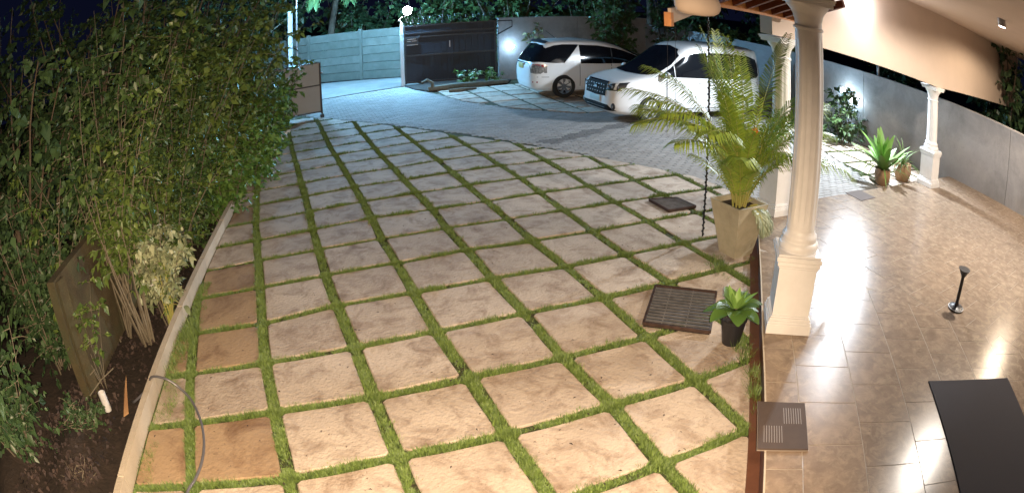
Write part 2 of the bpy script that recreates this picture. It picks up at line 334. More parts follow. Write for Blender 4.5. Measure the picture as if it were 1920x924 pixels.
# grass blades in the joints (too many to count)
def blades(pts, h, w, name, parent=None, per=7, spread=.02):
    n0 = len(pts); ta = RNG.uniform(.5, 1.25, n0)*(1+.35*np.sin(pts[:, 0]*9.1)*np.sin(pts[:, 1]*7.7)); pts = np.repeat(pts, per, 0); ta = np.repeat(ta, per); n = len(pts)
    a2 = RNG.uniform(0, 2*PI, n); ro = spread*RNG.uniform(0, 1, n)**.7*.55; b = pts[:, :2]+np.stack([np.cos(a2), np.sin(a2)], 1)*ro[:, None]
    ln = h*RNG.uniform(.15, 1.0, n); hh = h*ta*RNG.uniform(.45, 1.15, n); a = a2+PI/2+RNG.uniform(-.7, .7, n); ww = w*RNG.uniform(.7, 1.3, n)
    V = np.zeros((n, 3, 3)); V[:, 0, 0] = b[:, 0]-np.cos(a)*ww; V[:, 0, 1] = b[:, 1]-np.sin(a)*ww; V[:, 1, 0] = b[:, 0]+np.cos(a)*ww; V[:, 1, 1] = b[:, 1]+np.sin(a)*ww
    V[:, 0, 2] = V[:, 1, 2] = pts[:, 2]; V[:, 2, 0] = b[:, 0]+np.cos(a2)*ln; V[:, 2, 1] = b[:, 1]+np.sin(a2)*ln; V[:, 2, 2] = pts[:, 2]+hh
    me = big_mesh(name, V.reshape(-1, 3), np.arange(n*3).reshape(n, 3), M['grass']); o = link(name, me, parent); return stuff(o)
gp = []
for (i, j) in cells:
    for (a, b) in (((i, j), (i+1, j)), ((i, j), (i, j+1)), ((i+1, j), (i+1, j+1)), ((i, j+1), (i+1, j+1))):
        A, B = gnode(*a), gnode(*b); mid = (A+B)/2; D = math.hypot(*mid)
        n = int(420 if D < 5 else 330 if D < 7.5 else 180 if D < 11 else 90)//2*2
        t = RNG.uniform(-.05, 1.05, n); dn = np.array([-(B-A)[1], (B-A)[0]]); dn /= np.linalg.norm(dn)
        q = A+(B-A)*t[:, None]+dn*(RNG.normal(0, .027, n).clip(-.065, .065))[:, None]; gp.append(q)
for yy in np.linspace(1.6, 6.4, 70):                                     # wide grass strip along the kerb
    n = 46; q = np.stack([yard_line(yy)+.03+RNG.uniform(0, .14+.1*math.sin(yy*2)**2, n), yy+RNG.uniform(-.04, .04, n)], 1); gp.append(q)
gp = np.concatenate(gp)
keep = np.array([True]*len(gp))
for nn, c in bnd_h+kerb_h+ver_h: keep &= (gp@np.array(nn) <= c)
gp = gp[keep]; dens = np.sin(gp[:, 0]*5.1+1)*np.sin(gp[:, 1]*4.3)+.8*np.sin(gp[:, 0]*17+gp[:, 1]*13)*np.sin(gp[:, 1]*21-gp[:, 0]*6)+RNG.normal(0, .6, len(gp)); gp = gp[dens > -.62]
D_ = np.hypot(gp[:, 0], gp[:, 1]); z0 = np.full(len(gp), -.026)
g_near = D_ < 8.5
ex = []
for cx_, cy_, s_, n_ in ((yard_line(5.2)+.13, 5.15, .10, 150), (yard_line(4.7)+.12, 4.7, .09, 90), (1.95, 4.05, .06, 60), (2.02, 4.30, .05, 60), (2.35, 6.6, .10, 60), (2.05, 4.75, .06, 40)):
    ex.append(np.c_[RNG.normal(cx_, s_*.6, n_), RNG.normal(cy_, s_*1.6, n_), np.full(n_, -.02)])
tag(blades(np.concatenate(ex), .10, .0042, 'grass', None, 9, .03), 'taller tufts of grass against the kerb, the planter and the veranda step', 'grass')
grass = stuff(blades(np.c_[gp, z0][g_near], .043, .0042, 'grass')); tag(grass, 'short green lawn grass growing in the joints of the nearer concrete slabs', 'grass')
grass2 = stuff(blades(np.c_[gp, z0][~g_near], .048, .0085, 'grass', None, 6, .03)); tag(grass2, 'short green lawn grass in the joints of the slabs farther up the yard', 'grass')

# scattered dry leaves and bits on the slabs
lb = MB()
for k in range(260):
    y = RNG.uniform(2.4, 9) ; x = RNG.uniform(yard_line(y)+.1, 1.4+.3*(y-2.6)); a = RNG.uniform(0, 6.3); s = RNG.uniform(.006, .022); l2 = s*RNG.uniform(.25, .6)
    lb.add([(x-math.cos(a)*s, y-math.sin(a)*s, .008), (x+math.sin(a)*l2, y-math.cos(a)*l2, .014), (x+math.cos(a)*s, y+math.sin(a)*s, .009), (x-math.sin(a)*l2, y+math.cos(a)*l2, .013)], [(0, 1, 2, 3)])
tag(stuff(part('leaf_litter', lb, M['leaf_dry'])), 'tiny dry leaves and bits scattered over the slabs', 'leaf litter')

# ------------------------------------------------------------------ driveway of small paving blocks
DRV = [(x-.08, y-.10) for x, y in BND[1:-1]]+[(3.42, 8.14), (7.06, 9.52), (7.03, 10.1), (6.97, 11.0), (6.98, 12.7), (6.9, 17.6), (5.0, 16.9), (3.0, 16.15), (1.67, 15.65), (.08, 16.5), (-1.2, 17.8), (-2.42, 19.85), (-3.43, 21.45), (-5.84, 20.04), (-6.05, 18.0)]
me = bpy.data.meshes.new('driveway'); me.from_pydata([(x, y, -.018) for x, y in DRV], [], [tuple(range(len(DRV)))]); me.materials.append(M['joint']); driveway = struct(link('driveway', me))
def inside(p, poly):
    r = False; x, y = p
    for k in range(len(poly)):
        (x1, y1), (x2, y2) = poly[k], poly[k-1]
        if (y1 > y) != (y2 > y) and x < (x2-x1)*(y-y1)/(y2-y1)+x1: r = not r
    return r
BL, BW = .214, .107
blk = []
for r in range(-60, 200):
    for c in range(-40, 90):
        p = W1*(c*BL+(BL/2 if r % 2 else 0))+W2*(r*BW); p = p+np.array([0, 8.0])
        if inside(p, DRV): blk.append((math.hypot(*p), p[0], p[1]))
blk.sort(); ang = math.atan2(W1[1], W1[0])
def is_dark(x, y):
    a = np.array([.67, 12.6]); b = np.array([2.9, 14.75]); d = b-a; L = np.linalg.norm(d); d /= L; q = np.array([x, y])-a; t = q@d; s = q@np.array([-d[1], d[0]]); return 0 < t < L and abs(s) < .17+.04*math.sin(t*9)
bm = MB().box((0, 0, -.02), (BL-.008, BW-.008, .04), bev=.005).mesh('paving_block', M['paver']); bmd = MB().box((0, 0, -.02), (BL-.008, BW-.008, .04), bev=.005).mesh('paving_block', M['dark_paver'])
vis = [b for b in blk if not (b[1] > 3.2 and b[2] < 9.0)]
for d, x, y in vis[:300]:
    o = link('paving_block', bmd if is_dark(x, y) else bm, driveway); o.location = (x, y, RNG.uniform(-.009, -.005)); o.rotation_euler = (0, 0, ang+RNG.uniform(-.01, .01))
rest = MB(); vset = set((x, y) for d, x, y in vis[:300])
for d, x, y in blk:
    if (x, y) in vset: continue
    rz = ang+RNG.uniform(-.012, .012); ca, sa = math.cos(rz), math.sin(rz); z = RNG.uniform(-.009, -.005); vs = []
    for hz, q in ((-.012, 0), (0, .006)):
        for a, b in ((-1, -1), (1, -1), (1, 1), (-1, 1)):
            X, Y = a*(BL/2-.004-q), b*(BW/2-.004-q); vs.append((x+X*ca-Y*sa, y+X*sa+Y*ca, z+hz))
    rest.add(vs, [(0, 1, 5, 4), (1, 2, 6, 5), (2, 3, 7, 6), (3, 0, 4, 7), (4, 5, 6, 7)], 1 if is_dark(x, y) else 0)
stuff(part('paving_blocks', rest, [M['paver2'], M['dark_paver']], driveway))

# slabs under and in front of the cars, and the strip of slabs by the right wall
def patch_grid(name, poly, org, cells_, m, step=.84, gap=.05, hs=None):
    base = struct(part(name, MB().prism(poly, -.12, -.026), M['lawn']))
    for a in range(cells_[0], cells_[1]):
        for b in range(cells_[2], cells_[3]):
            c = np.array(org)+W1*(a+.5)*step+W2*(b+.5)*step
            h = step/2-gap; P = [tuple(c+W1*s*h+W2*t*h+RNG.uniform(-.01, .01, 2)) for s, t in ((-1, -1), (1, -1), (1, 1), (-1, 1))]
            P = clip_all(P, hs) if hs else P
            if len(P) < 3 or area(P) < .08: continue
            add_slab(P, base, m, 2, name='concrete_slab')
    return base
h1 = [half((-2.42, 19.95), (-1.2, 17.9), -1), half((-1.2, 17.9), (.08, 16.6), -1), half((.08, 16.6), (1.67, 15.75), -1), half((1.67, 15.75), (6.9, 17.7), -1), half((-2.3, 20.05), (5.5, 22.6), 1)]
patch_grid('parking_bay', [(-2.40, 19.95), (-1.18, 17.9), (.10, 16.6), (1.67, 15.75), (6.6, 17.6), (5.9, 22.6), (-.1, 20.9)], (-1.5, 15.4), (-2, 9, -1, 9), M['slab'], hs=h1)
h2 = [half((6.99, 9.0), (6.99, 18), 1), half((9.75, 10.9), (6.9, 18.4), -1), half((7.0, 9.62), (10, 10.8), -1)]
patch_grid('side_slabs', [(7.02, 9.66), (9.5, 10.6), (7.3, 17.6), (6.96, 17.2)], (6.2, 8.6), (0, 5, 0, 11), M['slab'], hs=h2)
gq = []
for k in range(5200):
    b = RNG.integers(0, 11); a = RNG.uniform(0, 4); s = RNG.normal(0, .03); p = np.array([6.2, 8.6])+(W1*a*.84+W2*(b*.84+s) if k % 2 else W1*(RNG.integers(0, 5)*.84+s)+W2*RNG.uniform(0, 11)*.84)
    if all(n[0]*p[0]+n[1]*p[1] <= c for n, c in h2): gq.append((p[0], p[1], -.03))
tag(blades(np.array(gq), .05, .010, 'grass', None, 4, .03), 'dark grass between the slabs beside the right garden wall', 'grass')

# street outside the gate, threshold
me = MB().prism([(-12.5, 16.4), (-5.9, 20.08), (-3.40, 21.46), (-3.0, 21.9), (-3.0, 23.9), (-14, 25.2)], -.15, -.006).mesh('street', M['street']); street = struct(link('street', me))
struct(part('threshold', MB().beam((-6.6, 19.66, 0.002), (-3.42, 21.43, 0.002), .07, .02), M['joint']))

# ------------------------------------------------------------------ kerb of the planting bed
kerb = thing('kerb', 'pale concrete kerb edging the dark planting bed on the left', 'kerb', (-3.2, 4.2, 0))
kl = [(yard_line(y), y) for y in (-.2, 1.2, 2.6, 4.05, 5.5, 6.9, 8.3, 9.2)]+[(-4.86, 11.2), (-5.30, 13.2), (-5.75, 15.2)]
for k in range(len(kl)-1):
    a, b = np.array(kl[k]), np.array(kl[k+1]); d = (b-a)/np.linalg.norm(b-a); n = np.array([-d[1], d[0]]); a = a+d*.004; b = b-d*.004
    o = MB().prism([tuple(a), tuple(b), tuple(b+n*.075), tuple(a+n*.075)][::1], -.24, .155+RNG.uniform(-.003, .003), .006)
    o.v = [(x+3.2, y-4.2, z) for x, y, z in o.v]; part('kerb_block', o, M['kerb'], kerb)

# ================================================================== VERANDA
U1 = np.array([.3000, .9539]); V1 = np.array([.9539, -.3000]); FZ = .16
FLOOR = [(.60, -.43), (2.25, 4.80), (3.42, 8.14), (15.5, 12.55), (15.5, -.43)]
floor = struct(part('veranda_floor', MB().prism(FLOOR[::-1], -.2, FZ-.0022), M['grout']))
mit = half((3.88, 5.59), (4.25, 5.16)); mit2 = half((3.88, 5.59), (4.25, 5.16), -1)
hsN = [half(VE[0], VE[1], 1), half((2.25, 4.80), (3.42, 8.14), 1), half((3.88, 5.59), (4.25, 5.16), 1), half((8.6, -1), (8.6, 5), -1), half((0, -.43), (9, -.43), -1)]
hsF = [half((2.25, 4.80), (3.42, 8.14), 1), half((3.88, 5.59), (4.25, 5.16), -1), half((3.42, 8.14), (15.5, 12.55), 1), half((13, 0), (13, 12), -1)]
def tiles(org, A, B, hs, na, nb, step, off, first=None):
    for a in range(*na):
        for b in range(*nb):
            x0 = a*step+off; x1 = x0+step
            if first is not None and a == -1: x0 = off-first-.02
            y0 = b*step+(step/2 if a % 2 else 0); y1 = y0+step; g = .0035
            P = [tuple(np.array(org)+A*x+B*y) for x, y in ((x0+g, y0+g), (x1-g, y0+g), (x1-g, y1-g), (x0+g, y1-g))]
            if area(P) == 0: continue
            s = sum((P[i][0]*P[(i+1) % 4][1]-P[(i+1) % 4][0]*P[i][1]) for i in range(4))
            if s < 0: P = P[::-1]
            P = clip_all(P, hs)
            if len(P) < 3 or area(P) < .01: continue
            c = np.mean(P, axis=0)
            if math.hypot(*c) > 15 : continue
            o = part('floor_tile', MB().prism([(x-c[0], y-c[1]) for x, y in P], -.008, 0, .0015), M['tile'], floor); o.location = (c[0], c[1], FZ+RNG.uniform(-.0006, .0006))
tiles((2.26, 4.79), V1, U1, hsN, (-1, 13), (-12, 6), .56, .28, .28)
tiles((3.42, 8.14), W1, -W2, hsF, (-3, 19), (-1, 17), .52, .1)
rs = MB()
for a, b in zip(VE[:-1], VE[1:]): rs.beam((a[0]-.008, a[1], .062), (b[0]-.008, b[1], .062), .012, .185)
rs.beam((3.42, 8.155, .062), (15.5, 12.565, .062), .012, .185)
part('riser', rs, M['riser'], floor)
lg = MB()
for a, b in zip(VE[:-1], VE[1:]):
    d = np.array([b[0]-a[0], b[1]-a[1]]); d /= np.linalg.norm(d); n = np.array([-d[1], d[0]]); lg.beam((*(np.array(a)+n*.062), -.02), (*(np.array(b)+n*.062), -.02), .105, .07)
part('step_plinth', lg, M['riser'], floor)
tr = MB()
for a, b in zip(VE[:-1], VE[1:]): tr.beam((a[0]-.008, a[1], .160), (b[0]-.008, b[1], .160), .014, .010)
part('edge_trim', tr, M['kerb'], floor)

def pillar(loc, rz, ztop, label):
    t = thing('pillar', label, 'pillar', (loc[0], loc[1], FZ), rz, 'white fluted veranda pillars'); H = ztop-FZ
    b = MB()
    for z0, z1, w in ((.0, .10, .46), (.10, .125, .445), (.125, .155, .425), (.155, .17, .40)): b.box((0, 0, (z0+z1)/2), (w, w, z1-z0), bev=.004)
    part('plinth', b, M['white'], t)
    part('pedestal', MB().box((0, 0, .40), (.38, .38, .46), bev=.004), M['white'], t)
    b = MB()
    for z0, z1, w in ((.63, .655, .40), (.655, .70, .43), (.70, .745, .455), (.745, .765, .43)): b.box((0, 0, (z0+z1)/2), (w, w, z1-z0), bev=.006)
    part('pedestal_cap', b, M['white'], t)
    part('shaft_base', MB().lathe([(.19, .765), (.20, .785), (.203, .81), (.195, .835), (.175, .85), (.172, .87), (.178, .885), (.172, .905), (.155, .92), (.148, .95)], 32), M['white'], t, True)
    def fl(a, z): return .05*max(0, math.cos(a*9))**.5*min(1, max(0, (z-1.0)/.06))*min(1, max(0, (H-.38-z)/.06))
    zs = [.95, 1.0, 1.03, 1.06]+[1.06+(H-.44-1.06)*k/6 for k in range(1, 7)]+[H-.40, H-.36, H-.30]
    part('shaft', MB().lathe([(.146-.014*(z-.95)/(H-.95), z) for z in zs], 144, fl=fl), M['white'], t, 60)
    part('capital', MB().lathe([(.133, H-.32), (.148, H-.315), (.15, H-.295), (.134, H-.285), (.134, H-.23), (.142, H-.22), (.146, H-.19), (.165, H-.15), (.20, H-.11), (.213, H-.09), (.214, H-.078)], 32), M['white'], t, True)
    b = MB()
    for z0, z1, w in ((-.08, -.045, .44), (-.045, -.02, .47), (-.02, 0, .49)): b.box((0, 0, H+(z0+z1)/2), (w, w, z1-z0), bev=.004)
    part('abacus', b, M['white'], t); return t
AU = math.atan2(V1[1], V1[0]); AW = math.atan2(W1[1], W1[0])
pillar((2.545, 4.905), AU, 3.22, 'tall white fluted pillar nearest the camera, on a square pedestal at the veranda corner')
pillar((3.69, 8.05), AW, 2.66, 'white pillar behind the potted palm, mostly hidden by the nearest pillar')
pillar((8.50, 9.74), AW, 2.27, 'farthest white pillar, standing beside the round terracotta pots')
# lintel wall over the far two pillars
p2, p3 = np.array([3.69, 8.05]), np.array([8.50, 9.74]); dW = (p3-p2)/np.linalg.norm(p3-p2); nW = np.array([-dW[1], dW[0]])
a = p2-dW*.30; b = p3+dW*7.5; zA, zB, zC = 2.665, 2.275, 1.95
def zb(t): return 2.665+(2.275-2.665)*t/np.linalg.norm(p3-p2)
L = MB(); vs = []
for p, t in ((a, -.3), (b, np.linalg.norm(p3-p2)+7.5)):
    for s in (-.13, .13):
        for z in (max(zb(t), 1.95) if t > 6 else zb(t), 4.3): vs.append((*(p+nW*s), z))
ends = np.linalg.norm(p3-p2)
vs = []; st = [(a, -.3), (p3, ends), (p3+dW*7.5, ends+7.5)]
for p, t in st:
    z = zb(min(t, ends)) if t <= ends else zb(ends)-.10
    vs += [(*(p-nW*.13), z), (*(p+nW*.13), z), (*(p+nW*.13), 4.3), (*(p-nW*.13), 4.3)]
fs = [(0, 3, 2, 1), (8, 9, 10, 11)]
for k in (0, 4): fs += [(k, k+1, k+5, k+4), (k+1, k+2, k+6, k+5), (k+2, k+3, k+7, k+6), (k+3, k, k+4, k+7)]
L.add(vs, fs); lint = tag(part('lintel_wall', L, M['cream']), 'deep cream lintel wall spanning the two far veranda pillars', 'wall')
cei = struct(part('veranda_ceiling', MB().prism([(2.0, 4.0), (2.35, 5.0), (3.8, 7.95), (15.5, 12.2), (15.5, -.6), (1.8, -.6)][::-1], 3.9, 4.0), M['cream']))
struct(part('house_wall', MB().prism([(9.2, 3.4), (15.4, 5.6), (15.4, 5.9), (9.1, 3.7), (7.0, -.4), (7.3, -.5)], -.1, 3.9), M['cream']))
tag(part('pillar_block', MB().box((2.545, 4.905, 3.56), (.30, .30, .67), AU), M['cream']), 'cream masonry block on top of the nearest pillar under the ceiling', 'block')

# eave: fascia boards, rafters, soffit
eave = thing('eave', 'orange timber eave with dark red rafters beside the nearest pillar', 'eave', (0, 0, 0))
A_ = Vector((2.455, 7.30, 2.975)); B_ = Vector((3.78, 7.76, 2.895)); E_ = Vector((1.29, 5.08, 2.81)); up = Vector((0, 0, 1))
part('fascia_board', MB().beam(A_+up*.13, B_+up*.16, .03, .26), M['wood'], eave)
part('side_fascia', MB().beam(A_+Vector((-.02, -.03, .075)), E_+up*.05, .03, .13), M['cream'], eave)
part('beam_end', MB().beam(E_+Vector((-.03, -.04, .02)), E_+Vector((.01, .03, .02)), .06, .12), M['wood'], eave)
dn = Vector((W1[0], W1[1], 0)); ins = Vector((-W2[0], -W2[1], 0))
for k in range(7):
    p = A_.lerp(B_, .02+k*.165); q = p+up*.10+ins*.02; part('rafter', MB().beam(q+up*.0, q+ins*1.0+up*.33, .05, .10), M['rafter'], eave)
sf = MB(); p0, p1 = A_+up*.27, B_+up*.27; sf.add([p0, p1, p1+ins*1.15+up*.38, p0+ins*1.15+up*.38, p0+up*.03, p1+up*.03, p1+ins*1.15+up*.41, p0+ins*1.15+up*.41], [(0, 1, 2, 3), (7, 6, 5, 4), (0, 4, 5, 1), (1, 5, 6, 2), (2, 6, 7, 3), (3, 7, 4, 0)]); part('soffit', sf, M['wood'], eave)
ch = thing('rain_chain', 'long black rain chain hanging from the eave down to the slabs', 'chain', (2.41, 7.55, 0))
rr = MB(); ns = 72
for k in range(ns):
    z = .03+k*2.88/ns; rr.sphere((.005*(-1)**k, .004*math.cos(k*1.1), z), .018, 5, sq=(1, 1, 1.0))
part('chain_links', rr, M['chain'], ch); part('cord', MB().tube([(0, 0, .0), (0, 0, 2.93)], .010, 6), M['chain'], ch)
for k, dx in enumerate((0, .065)):
    tag(part('thin_cable', MB().tube([(E_.x-.03+dx, E_.y-.02, E_.z), (E_.x-.03+dx*1.1, E_.y, 2.3), (E_.x-.03+dx, E_.y, 1.85)], .0014, 4), M['black']), ('left' if k == 0 else 'right')+' one of two thin cables hanging from the orange beam end', 'cable', 'thin hanging cables')
hz = thing('lamp_housing', 'rounded cream plastic lamp housing at the top edge, in front of the eave', 'lamp', (1.30, 4.30, 2.99))
hb = MB(); prof = [(.001, -.10), (.06, -.098), (.12, -.088), (.155, -.065), (.17, -.03), (.172, .01), (.16, .04), (.155, .06)]
hb.lathe(prof, 32); hb.v = [(x*1.0, y*.75, z*.9) for x, y, z in hb.v]
part('shell', hb, M['cream'], hz, True); part('bracket', MB().box((0, 0, .12), (.05, .05, .16)), M['cream'], hz)

# lamps of the veranda
def wall_spot(p, nrm, watts, label):
    t = thing('wall_lamp', label, 'lamp', p); c = MB().lathe([(.05, 0), (.06, .03), (.06, .05)], 16); part('lamp_base', c, M['metal'], t)
    part('bulb', MB().sphere((0, 0, .0), .05, 8), glow('bulb_glow', (1, 1, 1), 60), t, True); lamp((nrm[0]*.12, nrm[1]*.12, -.02), NEUT, watts, .09, t); return t
d = ray(1610, 2); tt = (p2+nW*-.13-0)@nW/(d[:2]@nW); wall_spot((d[0]*tt-nW[0]*.03, d[1]*tt-nW[1]*.03, CAMH+d[2]*tt), -nW, P_SPOT, 'bright white lamp on the cream lintel wall at the top edge')
def downlight(p, col, watts, label, spot=170):
    t = thing('ceiling_lamp', label, 'lamp', p); part('lamp_can', MB().lathe([(.07, .0), (.085, .0), (.085, .12), (.07, .12)], 20, caps=False), M['metal'], t, True)
    l = lamp((0, 0, -.02), col, watts, .10, t, 'SPOT'); l.data.spot_size = math.radians(spot); l.data.spot_blend = .25; return t
downlight((6.80, 5.62, 3.78), WARM2, P_VER, 'warm ceiling lamp over the tiled veranda, just out of the picture')
downlight((10.9, 7.6, 3.78), (1, .80, .58), P_VER2*2.2, 'warm ceiling lamp at the far end of the veranda', 172)
t = thing('flood_lamp', 'small warm floodlight mounted beside the camera under the eave', 'lamp', (.05, -.22, 3.12)); part('lamp_can', MB().lathe([(.04, -.02), (.06, .0), (.06, .06), (.04, .08)], 16), M['white'], t, True); sl = lamp((0, .10, -.03), WARM, P_CAM, .05, t, 'SPOT'); sl.data.spot_size = math.radians(114); sl.data.spot_blend = .7; sl.rotation_euler = Vector((-1.5, 3.5, -2.65)).to_track_quat('-Z', 'Y').to_euler()
t = thing('lamp_pole', 'metal lamp pole behind the side wall with a cool floodlight on its arm', 'lamp post', (9.25, 13.35, 0)); part('pole', MB().tube([(0, 0, -.2), (0, 0, 3.6)], .05, 10), M['metal'], t, True); part('arm', MB().tube([(0, 0, 3.55), (-1.55, -1.35, 3.62)], .03, 8), M['metal'], t, True); part('lamp_head', MB().box((-1.55, -1.35, 3.60), (.22, .22, .07), bev=.02), M['metal'], t); ol = lamp((-1.55, -1.35, 3.50), (.80, .90, 1), P_OUT, .12, t, 'SPOT'); ol.data.spot_size = math.radians(146); ol.data.spot_blend = .3; ol.rotation_euler = Vector((-3.4, -1.5, -3.5)).to_track_quat('-Z', 'Y').to_euler()

# ------------------------------------------------------------------ things on the veranda
def poly_c(pts): return np.mean(pts, axis=0)
dc = [(1.93, 3.73), (2.33, 3.58), (2.14, 3.0), (1.75, 3.14)]
t = thing('drain_cover', 'square brown drain cover with two slotted panels on the veranda edge', 'drain cover', (1.94, 3.37, FZ), AU)
part('cover_frame', MB().box((0, 0, .004), (.423, .608, .010)), M['slot'], t); part('cover_plate', MB().box((0, 0, .009), (.415, .60, .016), bev=.002), M['drain_cover'], t)
for (ox, oy) in ((.085, .115), (-.085, -.12)):
    for k in range(8): part('slot', MB().box((ox+(k-3.5)*.021, oy, .0175), (.0045, .205, .003)), M['slot'], t)
sm = [G(1585, 362, FZ), G(1612, 357, FZ), G(1642, 371, FZ), G(1615, 377, FZ)]
c = np.mean(sm, axis=0); tag(part('drain_plate', MB().prism([(x, y) for x, y, z in sm][::-1], FZ+.001, FZ+.007), M['drain_cover']), 'small grey drain plate set in the far veranda floor', 'drain plate')
mt = [(3.72, 3.50), (3.05, 1.33), (4.3, .95), (4.97, 3.11)]
tag(part('door_mat', MB().prism(mt, FZ+.001, FZ+.014, .004), M['mat']), 'dark charcoal door mat lying on the veranda tiles', 'mat')
st_ = G(1792, 578, FZ); t = thing('plant_stand', 'black round stand with a pale rim on the veranda floor, at the right edge', 'stand', st_)
part('foot', MB().lathe([(.12, 0), (.13, .012), (.12, .03), (.05, .045), (.03, .07)], 24), M['black'], t, True); part('rim', MB().lathe([(.128, .012), (.134, .018), (.128, .024)], 24), M['white'], t, True)
part('post', MB().lathe([(.03, .06), (.028, .4), (.07, .46), (.10, .50)], 20), M['black'], t, True)

# ================================================================== WALLS, GATES, STREET LAMPS
def on_line(az, a, b):                                   # where the bearing az (deg) crosses the line a-b
    u = np.array([math.sin(math.radians(az)), math.cos(math.radians(az))]); a = np.array(a); d = np.array(b)-a; t = (a[0]*d[1]-a[1]*d[0])/(u[0]*d[1]-u[1]*d[0]); return u*t
# rear boundary wall, right boundary wall (plastered), with posts and coping
def plaster_wall(name, pts, h, th, label, post=None):
    t = thing(name, label, 'wall', (*pts[0], 0)); o = np.array(pts[0])
    for a, b in zip(pts[:-1], pts[1:]):
        a = np.array(a)-o; b = np.array(b)-o; L = np.linalg.norm(b-a); d = (b-a)/L; n = max(1, round(L/2.9))
        for k in range(n):
            p = a+d*L*k/n+d*.006; q = a+d*L*(k+1)/n-d*.006
            part('wall_panel', MB().beam((*p, h/2-.11), (*q, h/2-.11), th, h+.22), M['wall'], t)
            part('coping', MB().beam((*p, h+.02), (*q, h+.02), th+.06, .045), M['wall'], t)
    return t
BWA, BWB, BWC = (-.30, 22.0), (5.15, 24.1), (9.95, 11.1)
plaster_wall('rear_wall', [BWA, BWB], 2.12, .14, 'grey plastered boundary wall behind the minivans, lit blue by a low lamp')
plaster_wall('side_wall', [BWB, BWC, (13.6, 1.4)], 1.88, .14, 'grey plastered garden wall along the right side, behind the far pillar')
# precast wall across the lane
t = thing('lane_wall', 'weathered precast concrete panel wall across the lane behind the open gate', 'wall', (-3.2, 23.9, 0))
LWd = np.array([-.985, .17]); hgt = 1.98; prev = None
for k in range(6):
    a = LWd*(k*2.3); b = LWd*((k+1)*2.3)
    for r in range(6):
        part('wall_panel', MB().beam((*(a+LWd*.05), .02+r*.325+.155), (*(b-LWd*.05), .02+r*.325+.155), .055+RNG.uniform(0, .012), .312), M['precast'], t)
    part('wall_post', MB().beam((*(b-LWd*.06), 1.0), (*(b+LWd*.06), 1.0), .15, 2.05), M['precast'], t)
pp = on_line(-19.05, (-3.2, 24.0), (-12, 25.5)); t = thing('concrete_post', 'tall pale concrete post with a crossarm at the end of the lane wall', 'post', (pp[0]+.15, pp[1]-.5, 0))
part('shaft', MB().box((0, 0, 1.6), (.16, .14, 3.2), bev=.01), M['white'], t); part('brace', MB().beam((-.05, -.05, 2.95), (-.9, -.05, 2.45), .04, .04), M['stemgrey'], t)
# right gate leaf: dark boards in a steel frame, hinged on the white post
gA = np.array([-3.36, 21.52]); gB = np.array([-.36, 21.93]); gd = (gB-gA)/np.linalg.norm(gB-gA); gn = np.array([-gd[1], gd[0]]); GL = np.linalg.norm(gB-gA)
t = thing('gate_leaf', 'wide dark boarded metal gate leaf standing shut beside the white gate post', 'gate', (*gA, 0), math.atan2(gd[1], gd[0]))
nb = 15
for k in range(nb):
    w = GL/nb; x = (k+.5)*w; dz = RNG.uniform(-.004, .004)
    part('board', MB().box((x, dz-.0, 1.06), (w-.014, .026, 1.96), bev=.004), M['gate'], t)
part('backing_sheet', MB().box((GL/2, .03, 1.06), (GL-.04, .008, 1.96)), M['gate'], t)
for z, h in ((.10, .06), (1.02, .05), (1.66, .05), (1.80, .05), (2.06, .05)): part('rail', MB().box((GL/2, -.03, z), (GL, .035, h)), M['gate_frame'], t)
for x in (.02, GL-.02): part('stile', MB().box((x, -.02, 1.08), (.05, .06, 2.05)), M['gate_frame'], t)
part('sign_plate', MB().box((.27, -.055, 1.50), (.40, .012, .26)), M['gate_frame'], t)
for k, (x, z, w) in enumerate(((.20, 1.60, .18), (.34, 1.60, .10), (.16, 1.53, .12), (.33, 1.53, .16), (.27, 1.40, .36))): part('sign_stripe', MB().box((x, -.063, z), (w, .006, .018)), M['metal'], t)
part('bolt', MB().box((1.5, -.07, 1.35), (.03, .03, .22)), M['metal'], t)
t = thing('gate_post', 'slim white gate post carrying the bright blue-white lamp', 'post', (-3.43, 21.47, 0)); part('post_shaft', MB().box((0, 0, 1.08), (.11, .11, 2.22), bev=.006), M['white'], t)
part('bracket', MB().tube([(0, 0, 2.15), (-.02, 0, 2.26), (-.10, -.02, 2.30), (-.04, 0, 2.36), (.03, 0, 2.42)], .022, 6), M['white'], t)
def bulb_lamp(p, col, watts, r, label, stalk=None, cat='lamp', st=90, name='outdoor_lamp'):
    t = thing(name, label, cat, p)
    b = MB()
    if stalk: b.tube([stalk, tuple(v*.4 for v in stalk), (0, 0, .0)], .014, 6)
    else: b.lathe([(.03, -r-.05), (.035, -r)], 12)
    part('holder', b, M['metal'], t); part('bulb', MB().sphere((0, 0, 0), r, 8), glow('bulb_glow', (.82, .93, 1), st), t, True)
    l = lamp((0, 0, 0), col, watts, r*1.04, t); return t
bulb_lamp((-3.22, 21.44, 2.63), COOL, P_GATE, .15, 'bright blue-white lamp bulb on top of the white gate post', (-.1, 0, -.22))
bulb_lamp((-7.15, 21.75, 3.84), COOL, P_STREET, .14, 'bright blue-white lamp high behind the hedge at the upper left', (-.25, .2, -.1))
wl = on_line(.42, BWA, BWB); bulb_lamp((wl[0], wl[1]-.34, 1.15), (.05, .5, 1), P_WALL, .06, 'small blue lamp low on the rear wall beside the farther minivan', (0, .3, 0), st=60)
for az_, el_, lb_ in ((30.9, -6.0, 'left one of two garden lamps on the side wall behind the shrub'), (31.9, -6.7, 'right one of two garden lamps on the side wall behind the shrub')):
    q = on_line(az_, BWB, BWC); D = math.hypot(*q)-.4; q = q/np.linalg.norm(q)*D; bulb_lamp((q[0], q[1], CAMH+D*math.tan(math.radians(el_))), (.15, .6, 1), P_GARDEN/2, .07, lb_, (.3, .2, 0), st=50)
